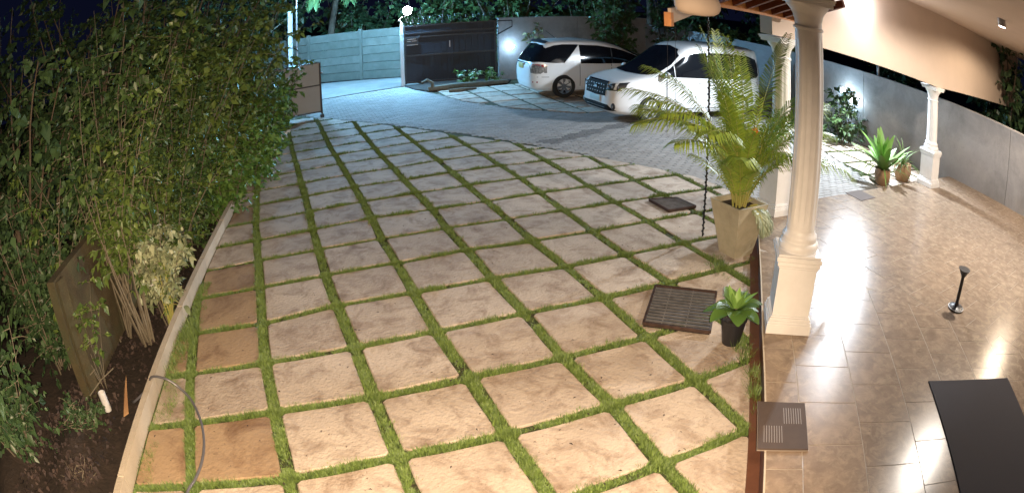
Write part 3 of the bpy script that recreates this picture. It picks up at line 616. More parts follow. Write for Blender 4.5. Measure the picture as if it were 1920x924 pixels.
# lamp post of the lamp behind the hedge
tag(part('lamp_post', MB().tube([(-7.35, 21.95, -.2), (-7.35, 21.95, 3.9), (-7.2, 21.8, 3.94)], .035, 8), M['metal']), 'thin metal pole of the lamp behind the hedge', 'post')
# bracket frame beside the gate
part('gate_stay', MB().beam((-.30, 21.80, 2.07), (.18, 21.95, 2.07), .03, .04).beam((.18, 21.95, 2.07), (.18, 21.95, 1.86), .03, .04).beam((.18, 21.95, 1.86), (-.30, 21.80, 1.60), .03, .04), M['gate_frame'])
bpy.data.objects['gate_stay']['label'] = 'angled dark steel stay bracket joining the gate to the rear wall'; bpy.data.objects['gate_stay']['category'] = 'bracket'
# razor wire coil
rw = []
for k in range(420):
    s = k/420; a = k*.62; r = .13+.03*math.sin(k*.9); p = gA+gd*(s*GL); rw.append((p[0]+gn[0]*math.cos(a)*r+.05*math.sin(a*.37), p[1]+gn[1]*math.cos(a)*r, 2.24+math.sin(a)*r))
tag(part('razor_wire', MB().tube(rw, .006, 3), M['gate_frame']), 'tangled coil of razor wire along the top of the dark gate', 'razor wire')
# left gate leaf: grey sheet panels
t = thing('gate_leaf', 'grey sheet metal gate leaf standing open beside the hedge', 'gate', (-4.96, 16.80, 0), math.radians(205))
for x in (0, 2.0): part('stile', MB().box((x, 0, .80), (.045, .045, 1.50)), M['gate_frame'], t)
for z in (.16, .90, 1.53): part('rail', MB().box((1.0, 0, z), (1.96, .04, .035)), M['gate_frame'], t)
part('sheet', MB().box((1.0, 0, .53), (1.95, .012, .70)), M['sheet'], t); part('sheet', MB().box((1.0, 0, 1.215), (1.95, .012, .60)), M['sheet'], t)
part('latch', MB().sphere((-.05, 0, 1.24), .035, 6), M['metal'], t); part('drop_bolt', MB().box((0, 0, .04), (.10, .10, .10)), M['gate_frame'], t)
# planting bed by the gate, log edge
struct(part('gate_bed', MB().prism([(-3.40, 21.46), (-2.90, 20.45), (-2.40, 19.98), (-.02, 20.95), (.1, 21.85)], -.1, .03), M['soil']))
tag(part('log_edging', MB().tube([(-2.42, 19.94, .07), (-1.7, 20.2, .09), (-.9, 20.52, .085), (-.02, 20.92, .08)], [.075, .09, .085, .06], 10), M['stemgrey'], None, True), 'pale log lying along the front of the little bed by the gate', 'log')
tag(part('cut_log', MB().tube([(-1.75, 19.55, .05), (-1.35, 19.62, .06), (-.95, 19.8, .05)], [.05, .06, .03], 8), M['stemgrey'], None, True), 'short broken branch lying on the paving in front of the log', 'branch')
tag(part('bent_root', MB().tube([(-2.30, 19.95, .05), (-2.28, 19.97, .26), (-2.45, 20.0, .36), (-2.62, 20.02, .28)], [.06, .05, .045, .03], 8), M['stemgrey'], None, True), 'curved stump end rising at the left end of the log', 'stump')

# ================================================================== MINIVANS
class Van:
    def __init__(s, tab, n=5.0):
        tab = np.array(tab, float); zz = np.linspace(tab[0, 0], tab[-1, 0], 90); s.z = zz
        s.c = [np.interp(zz, tab[:, 0], tab[:, k]) for k in (1, 2, 3)]
        for k in range(3):
            a = s.c[k]; p = np.pad(a, 2, mode='edge'); b = np.convolve(p, np.array([1, 2, 3, 2, 1])/9, 'valid'); b[0] = a[0]; b[-1] = a[-1]; s.c[k] = b
        s.n = n
    def at(s, z): return [float(np.interp(z, s.z, c)) for c in s.c]
    def side(s, x, z):
        f, r, w = s.at(z); cx = (f+r)/2; a = (f-r)/2; return w*max(0, 1-min(1, abs((x-cx)/a))**s.n)**(1/s.n)
    def end(s, y, z, front=1):
        f, r, w = s.at(z); cx = (f+r)/2; a = (f-r)/2; return cx+front*a*max(0, 1-min(1, abs(y/w))**s.n)**(1/s.n)
    def body(s):
        b = MB(); N = 112
        for z, f, r, w in zip(s.z, *s.c):
            cx = (f+r)/2; a = (f-r)/2
            for k in range(N):
                t = 2*PI*k/N; ct, st = math.cos(t), math.sin(t); e = 2/s.n; b.v.append((cx+a*math.copysign(abs(ct)**e, ct), w*math.copysign(abs(st)**e, st), z))
        m = len(s.z)
        for i in range(m-1):
            for k in range(N): q = (k+1) % N; b.f.append((i*N+k, i*N+q, i*N+N+q, i*N+N+k))
        b.f.append(tuple(range(N-1, -1, -1))); b.f.append(tuple((m-1)*N+k for k in range(N))); b.m = [0]*len(b.f); return b
    def spatch(s, st, sgn, off=.012, rows=5, th=.0):       # stations (x, z0, z1) on a side
        vs = []; R = []
        for (xa, a0, a1), (xb, b0, b1) in zip(st[:-1], st[1:]):
            k = max(1, int(abs(xb-xa)/.12))
            for i in range(k): t = i/k; R.append((xa+(xb-xa)*t, a0+(b0-a0)*t, a1+(b1-a1)*t))
        R.append(st[-1]); b = MB(); n = rows+1
        for x, a0, a1 in R:
            for j in range(n): z = a0+(a1-a0)*j/rows; b.v.append((x, sgn*(s.side(x, z)+off), z))
        for i in range(len(R)-1):
            for j in range(rows):
                f = (i*n+j, (i+1)*n+j, (i+1)*n+j+1, i*n+j+1); b.f.append(f if sgn > 0 and R[-1][0] < R[0][0] or sgn < 0 and R[-1][0] > R[0][0] else f[::-1])
        b.m = [0]*len(b.f); return b
    def epatch(s, st, front=1, off=.012, rows=6):          # stations (y, z0, z1) on the nose or tail
        R = []
        for (xa, a0, a1), (xb, b0, b1) in zip(st[:-1], st[1:]):
            k = max(1, int(abs(xb-xa)/.07))
            for i in range(k): t = i/k; R.append((xa+(xb-xa)*t, a0+(b0-a0)*t, a1+(b1-a1)*t))
        R.append(st[-1]); b = MB(); n = rows+1
        for y, a0, a1 in R:
            for j in range(n):
                z = a0+(a1-a0)*j/rows; x = s.end(y, z, front); x2 = s.end(y, z+.01, front); sl = abs(x2-x)/.01; nz = sl/math.hypot(1, sl); nx = 1/math.hypot(1, sl)
                b.v.append((x+front*off*nx, y*(1+off*.6), z+off*nz))
        for i in range(len(R)-1):
            for j in range(rows):
                f = (i*n+j, i*n+j+1, (i+1)*n+j+1, (i+1)*n+j); b.f.append(f if front > 0 else f[::-1])
        b.m = [0]*len(b.f); return b
    def cut_arches(s, me, axles, r):
        o = bpy.data.objects.new('tmp_body', me); COL.objects.link(o); tmp = []
        for x in axles:
            c = link('tmp_arch', MB().lathe([(r, -1.2), (r, 1.2)], 40, c=(x, 0, .33), axis='y').mesh('tmp_arch', M['pit'])); md = o.modifiers.new('b', 'BOOLEAN'); md.operation = 'DIFFERENCE'; md.object = c; md.solver = 'EXACT'; tmp.append(c)
        dg = bpy.context.evaluated_depsgraph_get(); n = bpy.data.meshes.new_from_object(o.evaluated_get(dg)); bpy.data.objects.remove(o)
        bb = bmesh.new(); bb.from_mesh(n); bmesh.ops.triangulate(bb, faces=[f for f in bb.faces if len(f.verts) > 4]); bb.to_mesh(n); bb.free()
        for c in tmp: bpy.data.objects.remove(c)
        return n
def wheel(parent, x, y, sgn, r, spokes, split, m_al):
    w = link('wheel', None, parent); w.location = (x, y, r)
    tb = MB().lathe([(r*.62, -.09), (r*.80, -.10), (r*.95, -.095), (r, -.07), (r, .07), (r*.95, .095), (r*.80, .10), (r*.64, .09), (r*.62, .06), (r*.62, -.09)], 40, axis='y', caps=False)
    part('tyre', tb, M['tyre'], w, True)
    rb = MB().lathe([(r*.66, sgn*.085), (r*.655, sgn*.095), (r*.62, sgn*.092), (r*.60, sgn*.06), (r*.60, -sgn*.05)], 40, axis='y', caps=False)
    part('rim', rb, m_al, w, True)
    part('hub_back', MB().lathe([(r*.60, -.01), (r*.60, .01)], 24, axis='y'), M['black'], w)
    sp = MB()
    for k in range(spokes):
        for dd in ((-split, split) if split else (0,)):
            a = 2*PI*k/spokes+PI/2+dd; wd = .034 if split else .060
            p0 = (math.cos(a)*.03, sgn*.066, math.sin(a)*.03); p1 = (math.cos(a)*r*.62, sgn*.084, math.sin(a)*r*.62); tx, tz = -math.sin(a), math.cos(a)
            v = []
            for p, ww in ((p0, wd*1.25), (p1, wd)):
                for q, h in ((-1, 0), (1, 0), (1, .02), (-1, .02)): v.append((p[0]+tx*q*ww/2, p[1]+sgn*(h-.01), p[2]+tz*q*ww/2))
            sp.add(v, [(0, 1, 5, 4), (1, 2, 6, 5), (2, 3, 7, 6), (3, 0, 4, 7)])
    sp.lathe([(.05, sgn*.06), (.05, sgn*.088), (.03, sgn*.092)], 14, axis='y'); part('spokes', sp, m_al, w)
    return w
# white minivan, nose towards the camera's left
TAB1 = [(.20, 2.24, -2.26, .78), (.27, 2.36, -2.36, .835), (.40, 2.40, -2.385, .858), (.60, 2.39, -2.39, .866), (.80, 2.36, -2.385, .867), (.93, 2.30, -2.38, .866), (1.0, 2.14, -2.375, .862), (1.05, 1.88, -2.37, .857), (1.10, 1.54, -2.365, .851),
        (1.16, 1.32, -2.36, .845), (1.32, 1.04, -2.34, .825), (1.50, .74, -2.31, .795), (1.66, .50, -2.30, .775), (1.77, .30, -2.27, .75), (1.83, .10, -2.20, .71), (1.87, -.15, -2.05, .63), (1.89, -.60, -1.75, .42)]
v = Van(TAB1, 6.6); ax = (1.43, -1.43)
hd = math.radians(201); hx = np.array([math.cos(hd), math.sin(hd)]); hy = np.array([-hx[1], hx[0]])
wp = np.array([3.16, 14.62]); sgn_near = 1                                # camera sees its left flank (+y local)
org = wp-hx*1.43-hy*.76
t = thing('parked_minivan', 'white minivan parked nose to the left behind the potted palm, with a dark chrome-studded grille', 'minivan', (*org, 0), hd, 'white minivans parked side by side')
bme = v.cut_arches(v.body().mesh('body', [M['carwhite'], M['pit']]), ax, .40); bme.polygons.foreach_set('use_smooth', [True]*len(bme.polygons)); bme.set_sharp_from_angle(angle=math.radians(35))
link('body', bme, t)
P = lambda n, b, m: part(n, b, M[m], t, 50)
P('windscreen', v.epatch([(-.755, 1.14, 1.36), (-.70, 1.12, 1.58), (-.5, 1.11, 1.73), (0, 1.10, 1.78), (.5, 1.11, 1.73), (.70, 1.12, 1.58), (.755, 1.14, 1.36)], 1), 'carglass')
P('rear_window', v.epatch([(-.68, 1.15, 1.50), (-.6, 1.13, 1.62), (0, 1.12, 1.68), (.6, 1.13, 1.62), (.68, 1.15, 1.50)], -1), 'carglass')
for sg in (1, -1):
    P('quarter_window', v.spatch([(1.16, 1.08, 1.09), (.80, 1.08, 1.30), (.72, 1.08, 1.36)], sg), 'carglass')
    P('front_door_window', v.spatch([(.69, 1.08, 1.38), (.40, 1.07, 1.56), (.10, 1.06, 1.66), (-.32, 1.05, 1.69)], sg), 'carglass')
    P('sliding_door_window', v.spatch([(-.37, 1.05, 1.69), (-.9, 1.04, 1.70), (-1.22, 1.04, 1.69)], sg), 'carglass')
    P('rear_side_window', v.spatch([(-1.25, 1.04, 1.69), (-1.8, 1.06, 1.66), (-2.08, 1.10, 1.58), (-2.16, 1.16, 1.40)], sg), 'carglass')
    for x in (.98, -.345, -1.235): P('door_seam', v.spatch([(x, .32, 1.04), (x-.014, .32, 1.04)], sg, .004, 12), 'black')
    P('lower_seam', v.spatch([(.98, .30, .315), (-1.235, .30, .315)], sg, .004, 1), 'black')
    for x in (-.12, -.62): P('door_handle', v.spatch([(x+.10, .93, .965), (x-.10, .93, .965)], sg, .03, 2), 'carwhite')
    P('headlight', v.epatch([(sg*.45, .77, .88), (sg*.62, .76, .92), (sg*.74, .78, .945), (sg*.80, .85, .96)][::sg], 1, .010), 'black')
    for yy, rr in ((.50, .035), (.62, .04), (.73, .035)): P('headlight_reflector', MB().sphere((v.end(yy, .845)+.012, sg*yy, .845), rr, 6, sq=(.5, 1, 1)), 'lens')
    P('headlight_trim', v.epatch([(sg*.45, .75, .77), (sg*.78, .77, .79)][::sg], 1, .014, 1), 'chrome')
    P('fog_light', MB().lathe([(.055, -.01), (.05, .02), (.02, .03)], 16, axis='y'), 'chrome') if False else None
    fx = v.end(sg*.66, .40); P('fog_light', MB().sphere((fx+.005, sg*.66, .40), .055, 6, sq=(.5, 1, 1)), 'lens'); P('fog_light_housing', MB().sphere((fx-.015, sg*.655, .40), .085, 6, sq=(.5, 1, 1)), 'black')
    m = MB(); m.sphere((1.02, sg*.985, 1.14), .10, 7, sq=(.55, 1.0, .8)); m.beam((1.02, sg*.84, 1.08), (1.02, sg*.95, 1.10), .05, .04); P('door_mirror', m, 'carwhite')
    P('tail_light', v.spatch([(-2.16, .85, 1.5), (-2.33, .85, 1.45)], sg, .008), 'red_lens')
P('grille', v.epatch([(-.45, .62, .92), (0, .60, .93), (.45, .62, .92)], 1, .012), 'pit')
for r in range(3):
    for k in range(7): P('grille_stud', MB().box((v.end((k-3)*.115, .69+r*.08)+.02, (k-3)*.115+(.03 if r % 2 else 0), .69+r*.085), (.014, .042, .022)), 'chrome')
P('grille_bar', v.epatch([(-.45, .92, .94), (.45, .92, .94)], 1, .016, 1), 'chrome')
P('badge', MB().lathe([(.05, 0), (.045, .012)], 14, c=(0, 0, 0), axis='y') if False else MB().box((v.end(0, .80)+.028, 0, .80), (.01, .11, .075), bev=.003), 'chrome')
P('number_plate', MB().box((v.end(0, .53)+.018, 0, .535), (.012, .46, .13), bev=.002), 'plate_w')
P('bumper_intake', v.epatch([(-.70, .285, .295), (-.54, .28, .43), (0, .275, .44), (.54, .28, .43), (.70, .285, .295)], 1, .012), 'pit')
P('intake_strip', v.epatch([(-.42, .335, .35), (.42, .335, .35)], 1, .02, 1), 'chrome')
P('bumper_lip', v.epatch([(-.82, .215, .255), (0, .205, .25), (.82, .215, .255)], 1, .03, 2), 'carwhite')
P('wiper', MB().tube([(1.40, -.4, 1.10), (1.20, .05, 1.20), (1.12, .25, 1.25)], .008, 4), 'black')
P('antenna', MB().tube([(.10, -.35, 1.80), (-.12, -.35, 2.02)], .006, 5), 'metal')
for x in ax:
    for sg in (1, -1): wheel(t, x, sg*.765, sg, .325, 5, 0, M['alloy'])

# the farther minivan, tail towards the camera's left
TAB2 = [(.20, 2.20, -2.22, .80), (.28, 2.33, -2.34, .86), (.42, 2.39, -2.385, .885), (.62, 2.37, -2.40, .892), (.80, 2.26, -2.39, .892), (.88, 2.10, -2.38, .89), (.96, 1.75, -2.36, .883), (1.05, 1.42, -2.33, .872), (1.20, 1.12, -2.24, .848), (1.40, .70, -2.10, .80),
        (1.56, .32, -1.98, .75), (1.66, -.02, -1.90, .70), (1.70, -.28, -1.80, .63), (1.73, -.6, -1.60, .48), (1.74, -.85, -1.35, .3)]
TAB2 = [(z if z < .7 else .7+(z-.7)*.90, *q) for z, *q in TAB2]
v = Van(TAB2, 5.0); v.zs = .90
_sp, _ep = v.spatch, v.epatch
def _z(z): return z if z < .7 else .7+(z-.7)*.90
v.spatch = lambda st, *a, **k: _sp([(x, _z(a0), _z(a1)) for x, a0, a1 in st], *a, **k)
v.epatch = lambda st, *a, **k: _ep([(x, _z(a0), _z(a1)) for x, a0, a1 in st], *a, **k); ax = (1.475, -1.475)
hd = math.radians(18); hx = np.array([math.cos(hd), math.sin(hd)]); hy = np.array([-hx[1], hx[0]])
org = np.array([1.50, 18.05])+hx*1.475+hy*.78
t = thing('parked_minivan', 'farther white minivan, yellow plate on its tail, partly behind the other', 'minivan', (*org, 0), hd, 'white minivans parked side by side')
bme = v.cut_arches(v.body().mesh('body', [M['carwhite'], M['pit']]), ax, .39); bme.polygons.foreach_set('use_smooth', [True]*len(bme.polygons)); bme.set_sharp_from_angle(angle=math.radians(35)); link('body', bme, t)
P = lambda n, b, m: part(n, b, M[m], t, 50)
P('windscreen', v.epatch([(-.74, 1.10, 1.28), (-.66, 1.08, 1.48), (-.4, 1.07, 1.60), (0, 1.06, 1.63), (.4, 1.07, 1.60), (.66, 1.08, 1.48), (.74, 1.10, 1.28)], 1), 'carglass')
P('rear_window', v.epatch([(-.76, 1.07, 1.26), (-.70, 1.06, 1.44), (-.5, 1.05, 1.57), (0, 1.05, 1.60), (.5, 1.05, 1.57), (.70, 1.06, 1.44), (.76, 1.07, 1.26)], -1), 'carglass')
P('rear_spoiler', v.epatch([(-.58, 1.60, 1.655), (0, 1.62, 1.69), (.58, 1.60, 1.655)], -1, .05, 3), 'black')
for sg in (1, -1):
    P('rear_quarter_window', v.spatch([(-1.0, 1.57, 1.60), (-1.46, 1.03, 1.61), (-1.7, 1.03, 1.58), (-1.95, 1.05, 1.48), (-2.14, 1.07, 1.25), (-2.2, 1.07, 1.12)], sg), 'carglass')
    P('rear_corner_window', v.spatch([(-.98, 1.02, 1.12), (-1.05, 1.03, 1.34)], sg), 'carglass') if False else None
    P('side_window', v.spatch([(1.25, 1.0, 1.03), (.90, .99, 1.20), (.45, .98, 1.38), (.10, .98, 1.48), (-.4, .98, 1.56), (-.98, 1.0, 1.59)], sg), 'carglass')
    P('slanted_pillar', v.spatch([(-.98, 1.0, 1.60), (-1.44, 1.0, 1.03)], sg, .012), 'carwhite')
    P('window_divider', v.spatch([(.02, .99, 1.48), (-.02, .99, 1.48)], sg, .022, 6), 'black')
    P('tail_light', v.spatch([(-1.98, .80, .97), (-2.12, .70, .99), (-2.26, .70, .99), (-2.345, .72, .98)], sg, .012), 'lens')
    P('tail_light_rim', v.spatch([(-2.04, .90, .99), (-2.2, .97, 1.0), (-2.3, .96, .99)], sg, .018), 'red_lens')
    P('tail_light_corner', v.epatch([(sg*.60, .76, .95), (sg*.72, .73, .96), (sg*.82, .72, .97)][::sg], -1, .012), 'lens')
    P('bumper_reflector', v.spatch([(-2.19, .44, .48), (-2.31, .44, .48)], sg, .008), 'red_lens')
    for x in (1.05, -.02, -1.0): P('door_seam', v.spatch([(x, .32, .97), (x-.014, .32, .97)], sg, .004, 10), 'black')
    P('bumper_seam', v.spatch([(-1.9, .60, .612), (-2.36, .60, .612)], sg, .004, 1), 'black')
    for x in (.05, -.28): P('door_handle', v.spatch([(x+.1, .86, .89), (x-.1, .86, .89)], sg, .028, 2), 'carwhite')
    m = MB(); m.sphere((1.16, sg*.985, 1.06), .10, 7, sq=(.55, 1, .8)); P('door_mirror', m, 'carwhite')
P('number_plate', MB().box((v.end(0, .88, -1)-.02, 0.05, .89), (.012, .36, .16), bev=.002), 'plate_y')
P('plate_garnish', v.epatch([(-.42, .985, 1.02), (.42, .985, 1.02)], -1, .02, 2), 'chrome')
P('rear_bumper_lip', v.epatch([(-.84, .215, .25), (.84, .215, .25)], -1, .02, 2), 'carwhite')
P('roof_antenna', MB().tube([(-1.25, .25, 1.62), (-1.55, .25, 1.86)], .008, 5), 'black'); P('antenna_base', MB().sphere((-1.25, .25, 1.62), .05, 5, sq=(1.3, .6, .5)), 'carwhite')
for x in ax:
    for sg in (1, -1): wheel(t, x, sg*.785, sg, .335, 7, .10, M['darkalloy'])

# ================================================================== PLANTS
def leaf_mesh(name, P, D, S, m, N=None, droop=.25, wid=.34):
    """P base points, D directions, S lengths: a folded, drooping leaf each (6 vertices, 4 triangles)"""
    n = len(P); D = D/np.linalg.norm(D, axis=1, keepdims=True); up = np.tile([0, 0, 1.0], (n, 1)) if N is None else N
    up = up+RNG.normal(0, .45, (n, 3)); sd = np.cross(D, up); sd /= np.linalg.norm(sd, axis=1, keepdims=True)+1e-9; nn = np.cross(sd, D)
    S = S[:, None]; w = S*wid; fold = w*.35
    b = P; mid = P+D*S*.5-np.array([0, 0, 1])*S*droop*.3; tip = P+D*S*.95-np.array([0, 0, 1])*S*droop; q1 = P+D*S*.38+sd*w+nn*fold-np.array([0, 0, 1])*S*droop*.2; q2 = P+D*S*.38-sd*w+nn*fold-np.array([0, 0, 1])*S*droop*.2
    V = np.stack([b, q1, mid, tip, q2], 1).reshape(-1, 3); o = np.arange(n)[:, None]*5
    T = np.concatenate([o+np.array([[0, 2, 1]]), o+np.array([[1, 2, 3]]), o+np.array([[0, 4, 2]]), o+np.array([[2, 4, 3]])])
    return big_mesh(name, V, T, m)
def curve_pts(p, d, L, n, sag=.0, wob=.08):
    p = np.array(p, float); d = np.array(d, float); d /= np.linalg.norm(d); out = [p.copy()]
    for k in range(n):
        d = d+RNG.normal(0, wob, 3)+np.array([0, 0, -sag/n]); d /= np.linalg.norm(d); p = p+d*L/n; out.append(p.copy())
    return out
def shrub(name, x, y, h, r, label, cat, lm, leaf=.06, stems=9, twigs=16, per=12, sm='stemgrey', lo=.25, z=-.2, group=None, srad=.012, lean=(0, 0), droop=.25, wid=.34, splay=.5, flowers=0, twl=.38, sep=False):
    t = thing(name, label, cat, (x, y, z), 0, group); sb = MB(); P = []; D = []; S = []; F = []
    for s in range(stems):
        a = RNG.uniform(0, 2*PI); rr = RNG.uniform(.02, .18)*r; tilt = RNG.uniform(.05, splay)
        L = h*RNG.uniform(.65, 1.05); d0 = (math.cos(a)*tilt+lean[0], math.sin(a)*tilt+lean[1], 1)
        c = curve_pts((math.cos(a)*rr, math.sin(a)*rr, 0), d0, L, 9, sag=.35*splay, wob=.05)
        (sb if not sep else (one := MB())).tube(c, [srad*(1.15-.9*i/9) for i in range(10)], 5)
        if sep: part('cane', one, M[sm], t, True)
        for w_ in range(twigs):
            u = RNG.uniform(lo, 1)*9; i = min(8, int(u)); p = c[i]+(c[i+1]-c[i])*(u-i); aa = RNG.uniform(0, 2*PI)
            d = np.array([math.cos(aa), math.sin(aa), RNG.uniform(-.2, .8)]); tl = r*twl*RNG.uniform(.5, 1.5)*(1.15-.35*u/9)
            tp = curve_pts(p, d, tl, 4, sag=.3, wob=.15)
            if w_ % 2 == 0: sb.tube(tp, [.005, .004, .003, .003, .002], 3, cap=False)
            for k in range(per):
                q = RNG.uniform(.1, 1)*4; j = min(3, int(q)); pp = tp[j]+(tp[j+1]-tp[j])*(q-j)
                dd = (tp[j+1]-tp[j]); dd = dd/np.linalg.norm(dd)+RNG.normal(0, .6, 3); P.append(pp); D.append(dd); S.append(leaf*min(1.6, .45+RNG.exponential(.38)))
            if flowers and RNG.random() < flowers: F.append(tp[-1]+np.array([0, 0, .01]))
    if sb.v: stuff(part('limbs' if cat == 'tree' else 'twigs' if sep else 'stems', sb, M[sm], t, True))
    if P: stuff(link('crown' if cat == 'tree' else 'foliage', leaf_mesh('foliage', np.array(P), np.array(D), np.array(S), M[lm], droop=droop, wid=wid), t))
    if cat == 'tree': part('trunk', MB().tube([(0, 0, -.05), (.03, .02, h*.18), (.0, .05, h*.42)], [srad*3.2, srad*2.6, srad*1.2], 9), M[sm], t, True)
    if F:
        fb = MB()
        for f in F:
            for k in range(5):
                a = k*2*PI/5+f[0]; s = leaf*.28; fb.add([f, f+np.array([math.cos(a-.5)*s, math.sin(a-.5)*s, .006]), f+np.array([math.cos(a)*s*1.5, math.sin(a)*s*1.5, .0]), f+np.array([math.cos(a+.5)*s, math.sin(a+.5)*s, .006])], [(0, 1, 2, 3)])
        stuff(part('flowers', fb, M['petal'], t))
    return t
HG = 'shrubs of the tall hedge on the left'
def kx(y): return float(np.interp(y, [2.6, 9.17, 16], [-2.95, -4.42, -5.93]))
def beyond(y, o): return kx(y)-o
hedge = [
 (15.4, .25, 2.2, 1.0, 'leaf_bright', .12, 'bright green hedge shrub farthest along the bed, against the open grey gate leaf'),
 (14.3, 1.0, 3.4, 1.3, 'leaf_olive', .12, 'tall olive hedge shrub just before the farthest one by the grey gate leaf'),
 (12.9, .05, 1.7, 1.15, 'leaf_bright', .12, 'low spreading bright green shrub leaning over the far slabs'),
 (12.2, 1.0, 3.7, 1.3, 'leaf_olive', .13, 'tall olive shrub behind the low spreading bright one'),
 (10.9, .10, 1.45, 1.15, 'leaf_bright', .11, 'low bright green shrub with pale flowers hanging over the far slabs'),
 (10.3, .75, 3.3, 1.25, 'leaf_olive', .12, 'tall yellowish shrub in the middle of the hedge'),
 (9.3, .25, 1.35, .85, 'leaf_bright', .09, 'low bright shrub spilling over the visible end of the kerb'),
 (8.9, 1.2, 3.6, 1.2, 'leaf_olive', .11, 'tall leafy shrub in the bed behind the end of the kerb'),
 (8.0, .75, 2.4, .85, 'leaf_dark', .09, 'leafy dark green shrub in the bed beside the kerb, left of its visible end'),
 (7.5, 1.6, 3.9, 1.1, 'leaf_dark', .10, 'tall dark shrub left of the hedge middle with bare arching stems'),
 (6.9, .70, 2.2, .70, 'leaf_olive', .075, 'leafy shrub in the bed directly behind the variegated one'),
 (6.2, 1.35, 3.4, .95, 'leaf_dark', .085, 'tall thin dark shrub near the left edge of the picture'),
]
for y, o, h, r, lm, lf, lb_ in hedge:
    h *= 1.10 if h > 2.5 else 1
    shrub('hedge_shrub', beyond(y, o), y, h, r, lb_, 'shrub', lm, leaf=lf, stems=13, twigs=34, per=17, group=HG, flowers=.05, splay=.6, lo=.06, wid=.33)
shrub('variegated_shrub', beyond(5.75, .38), 5.75, 1.20, .50, 'pale variegated shrub leaning onto the kerb of the left bed', 'shrub', 'leaf_var', leaf=.085, stems=11, twigs=22, per=16, splay=.42, lo=.38, sm='stemgrey', flowers=.05, wid=.3)
shrub('cane_clump', beyond(5.25, .60), 5.25, 2.0, .55, 'clump of bare leaning grey-yellow canes rising from the dark bed', 'bamboo', 'leaf_olive', leaf=.09, stems=11, twigs=16, per=12, splay=.20, lo=.50, srad=.019, lean=(-.16, .03), wid=.26, sep=True)
shrub('cane_clump', beyond(5.6, .30), 5.6, .95, .35, 'small clump of thin upright yellowish canes under the variegated shrub', 'bamboo', 'leaf_olive', leaf=.05, stems=15, twigs=5, per=5, splay=.12, lo=.3, srad=.007, sm='cane', sep=True)
shrub('hedge_shrub', beyond(5.3, 1.0), 5.3, 2.9, .75, 'leafy shrub hanging over the top of the stained wall at the left edge', 'shrub', 'leaf_olive', leaf=.085, stems=8, twigs=30, per=15, splay=.5, lo=.42, srad=.012, wid=.26, group=HG)
shrub('creeper', beyond(4.2, 1.0), 4.2, 1.3, .45, 'small leafy creeper against the stained wall at the left edge', 'creeper', 'leaf_olive', leaf=.07, stems=6, twigs=10, per=10, splay=.3, lo=.4, srad=.006)
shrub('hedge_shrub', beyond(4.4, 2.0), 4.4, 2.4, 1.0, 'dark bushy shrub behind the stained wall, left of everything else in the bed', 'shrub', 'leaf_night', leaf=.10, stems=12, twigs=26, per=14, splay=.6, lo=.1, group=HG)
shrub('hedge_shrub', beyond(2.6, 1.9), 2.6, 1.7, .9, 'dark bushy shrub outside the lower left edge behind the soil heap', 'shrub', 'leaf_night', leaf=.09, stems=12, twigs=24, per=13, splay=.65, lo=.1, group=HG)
shrub('weeds', beyond(3.3, .95), 3.3, .5, .5, 'low dark weeds beside the soil heap at the lower left', 'plant', 'leaf_night', leaf=.06, stems=10, twigs=10, per=9, splay=.7, lo=.1, srad=.005)
shrub('weeds', beyond(2.6, .75), 2.6, .35, .4, 'dark straggly weeds at the bottom left corner', 'plant', 'leaf_dry', leaf=.06, stems=10, twigs=8, per=8, splay=.8, lo=.1, srad=.005)
q = G(522, 262, .1); t = thing('plastic_sack', 'pale white plastic sack lying in the leaves at the hedge foot, near the far slabs', 'sack', (q[0], q[1], 0)); b = MB().sphere((0, 0, .14), .16, 8, sq=(1.3, .8, .95)); b.v = [(x+.03*math.sin(9*z+5*y), y+.03*math.sin(11*x), z+.025*math.sin(13*x+7*y)) for x, y, z in b.v]; part('sack_body', b, M['pvc'], t, True); part('sack_neck', MB().tube([(.18, 0, .2), (.26, .03, .27), (.30, .05, .25)], [.05, .03, .05], 7), M['pvc'], t, True)
# garden wall of the bed
t = thing('bed_wall', 'old moss stained yellowish wall behind the left bed', 'wall', (-4.6, 2.6, 0)); seg = [(beyond(yy, 1.15)+4.6, yy-2.6) for yy in (3.85, 5.4, 6.8, 9.17, 12.6, 16.0)]
for a, b in zip(seg[:-1], seg[1:]): part('wall_panel', MB().beam((a[0], a[1]+.01, .5), (b[0], b[1]-.01, .5), .12, 1.35), M['oldwall'], t)
for yy in (4.0, 6.4): part('wall_pier', MB().box((beyond(yy, 1.08)+4.6, yy-2.6, .45), (.10, .16, 1.40), bev=.01), M['oldwall'], t)
# trees beyond the bed wall
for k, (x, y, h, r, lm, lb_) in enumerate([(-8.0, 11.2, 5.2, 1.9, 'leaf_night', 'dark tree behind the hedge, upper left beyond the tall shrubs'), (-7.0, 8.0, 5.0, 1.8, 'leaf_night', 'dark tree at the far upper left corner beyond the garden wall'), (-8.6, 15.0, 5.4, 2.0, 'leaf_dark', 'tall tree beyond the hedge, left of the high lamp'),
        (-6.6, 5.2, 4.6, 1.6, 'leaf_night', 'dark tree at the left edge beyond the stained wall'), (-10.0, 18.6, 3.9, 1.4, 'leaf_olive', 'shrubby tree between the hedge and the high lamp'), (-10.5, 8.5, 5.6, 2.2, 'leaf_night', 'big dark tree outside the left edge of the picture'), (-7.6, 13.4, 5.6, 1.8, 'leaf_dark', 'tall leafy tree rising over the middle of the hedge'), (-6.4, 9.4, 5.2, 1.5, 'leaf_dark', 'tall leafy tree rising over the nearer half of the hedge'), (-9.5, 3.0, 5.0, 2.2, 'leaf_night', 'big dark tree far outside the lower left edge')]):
    shrub('garden_tree', x, y, h, r, lb_, 'tree', lm, leaf=.15, stems=13, twigs=32, per=15, splay=.55, lo=.12, srad=.035, sm='bark', group='dark trees beyond the garden wall')

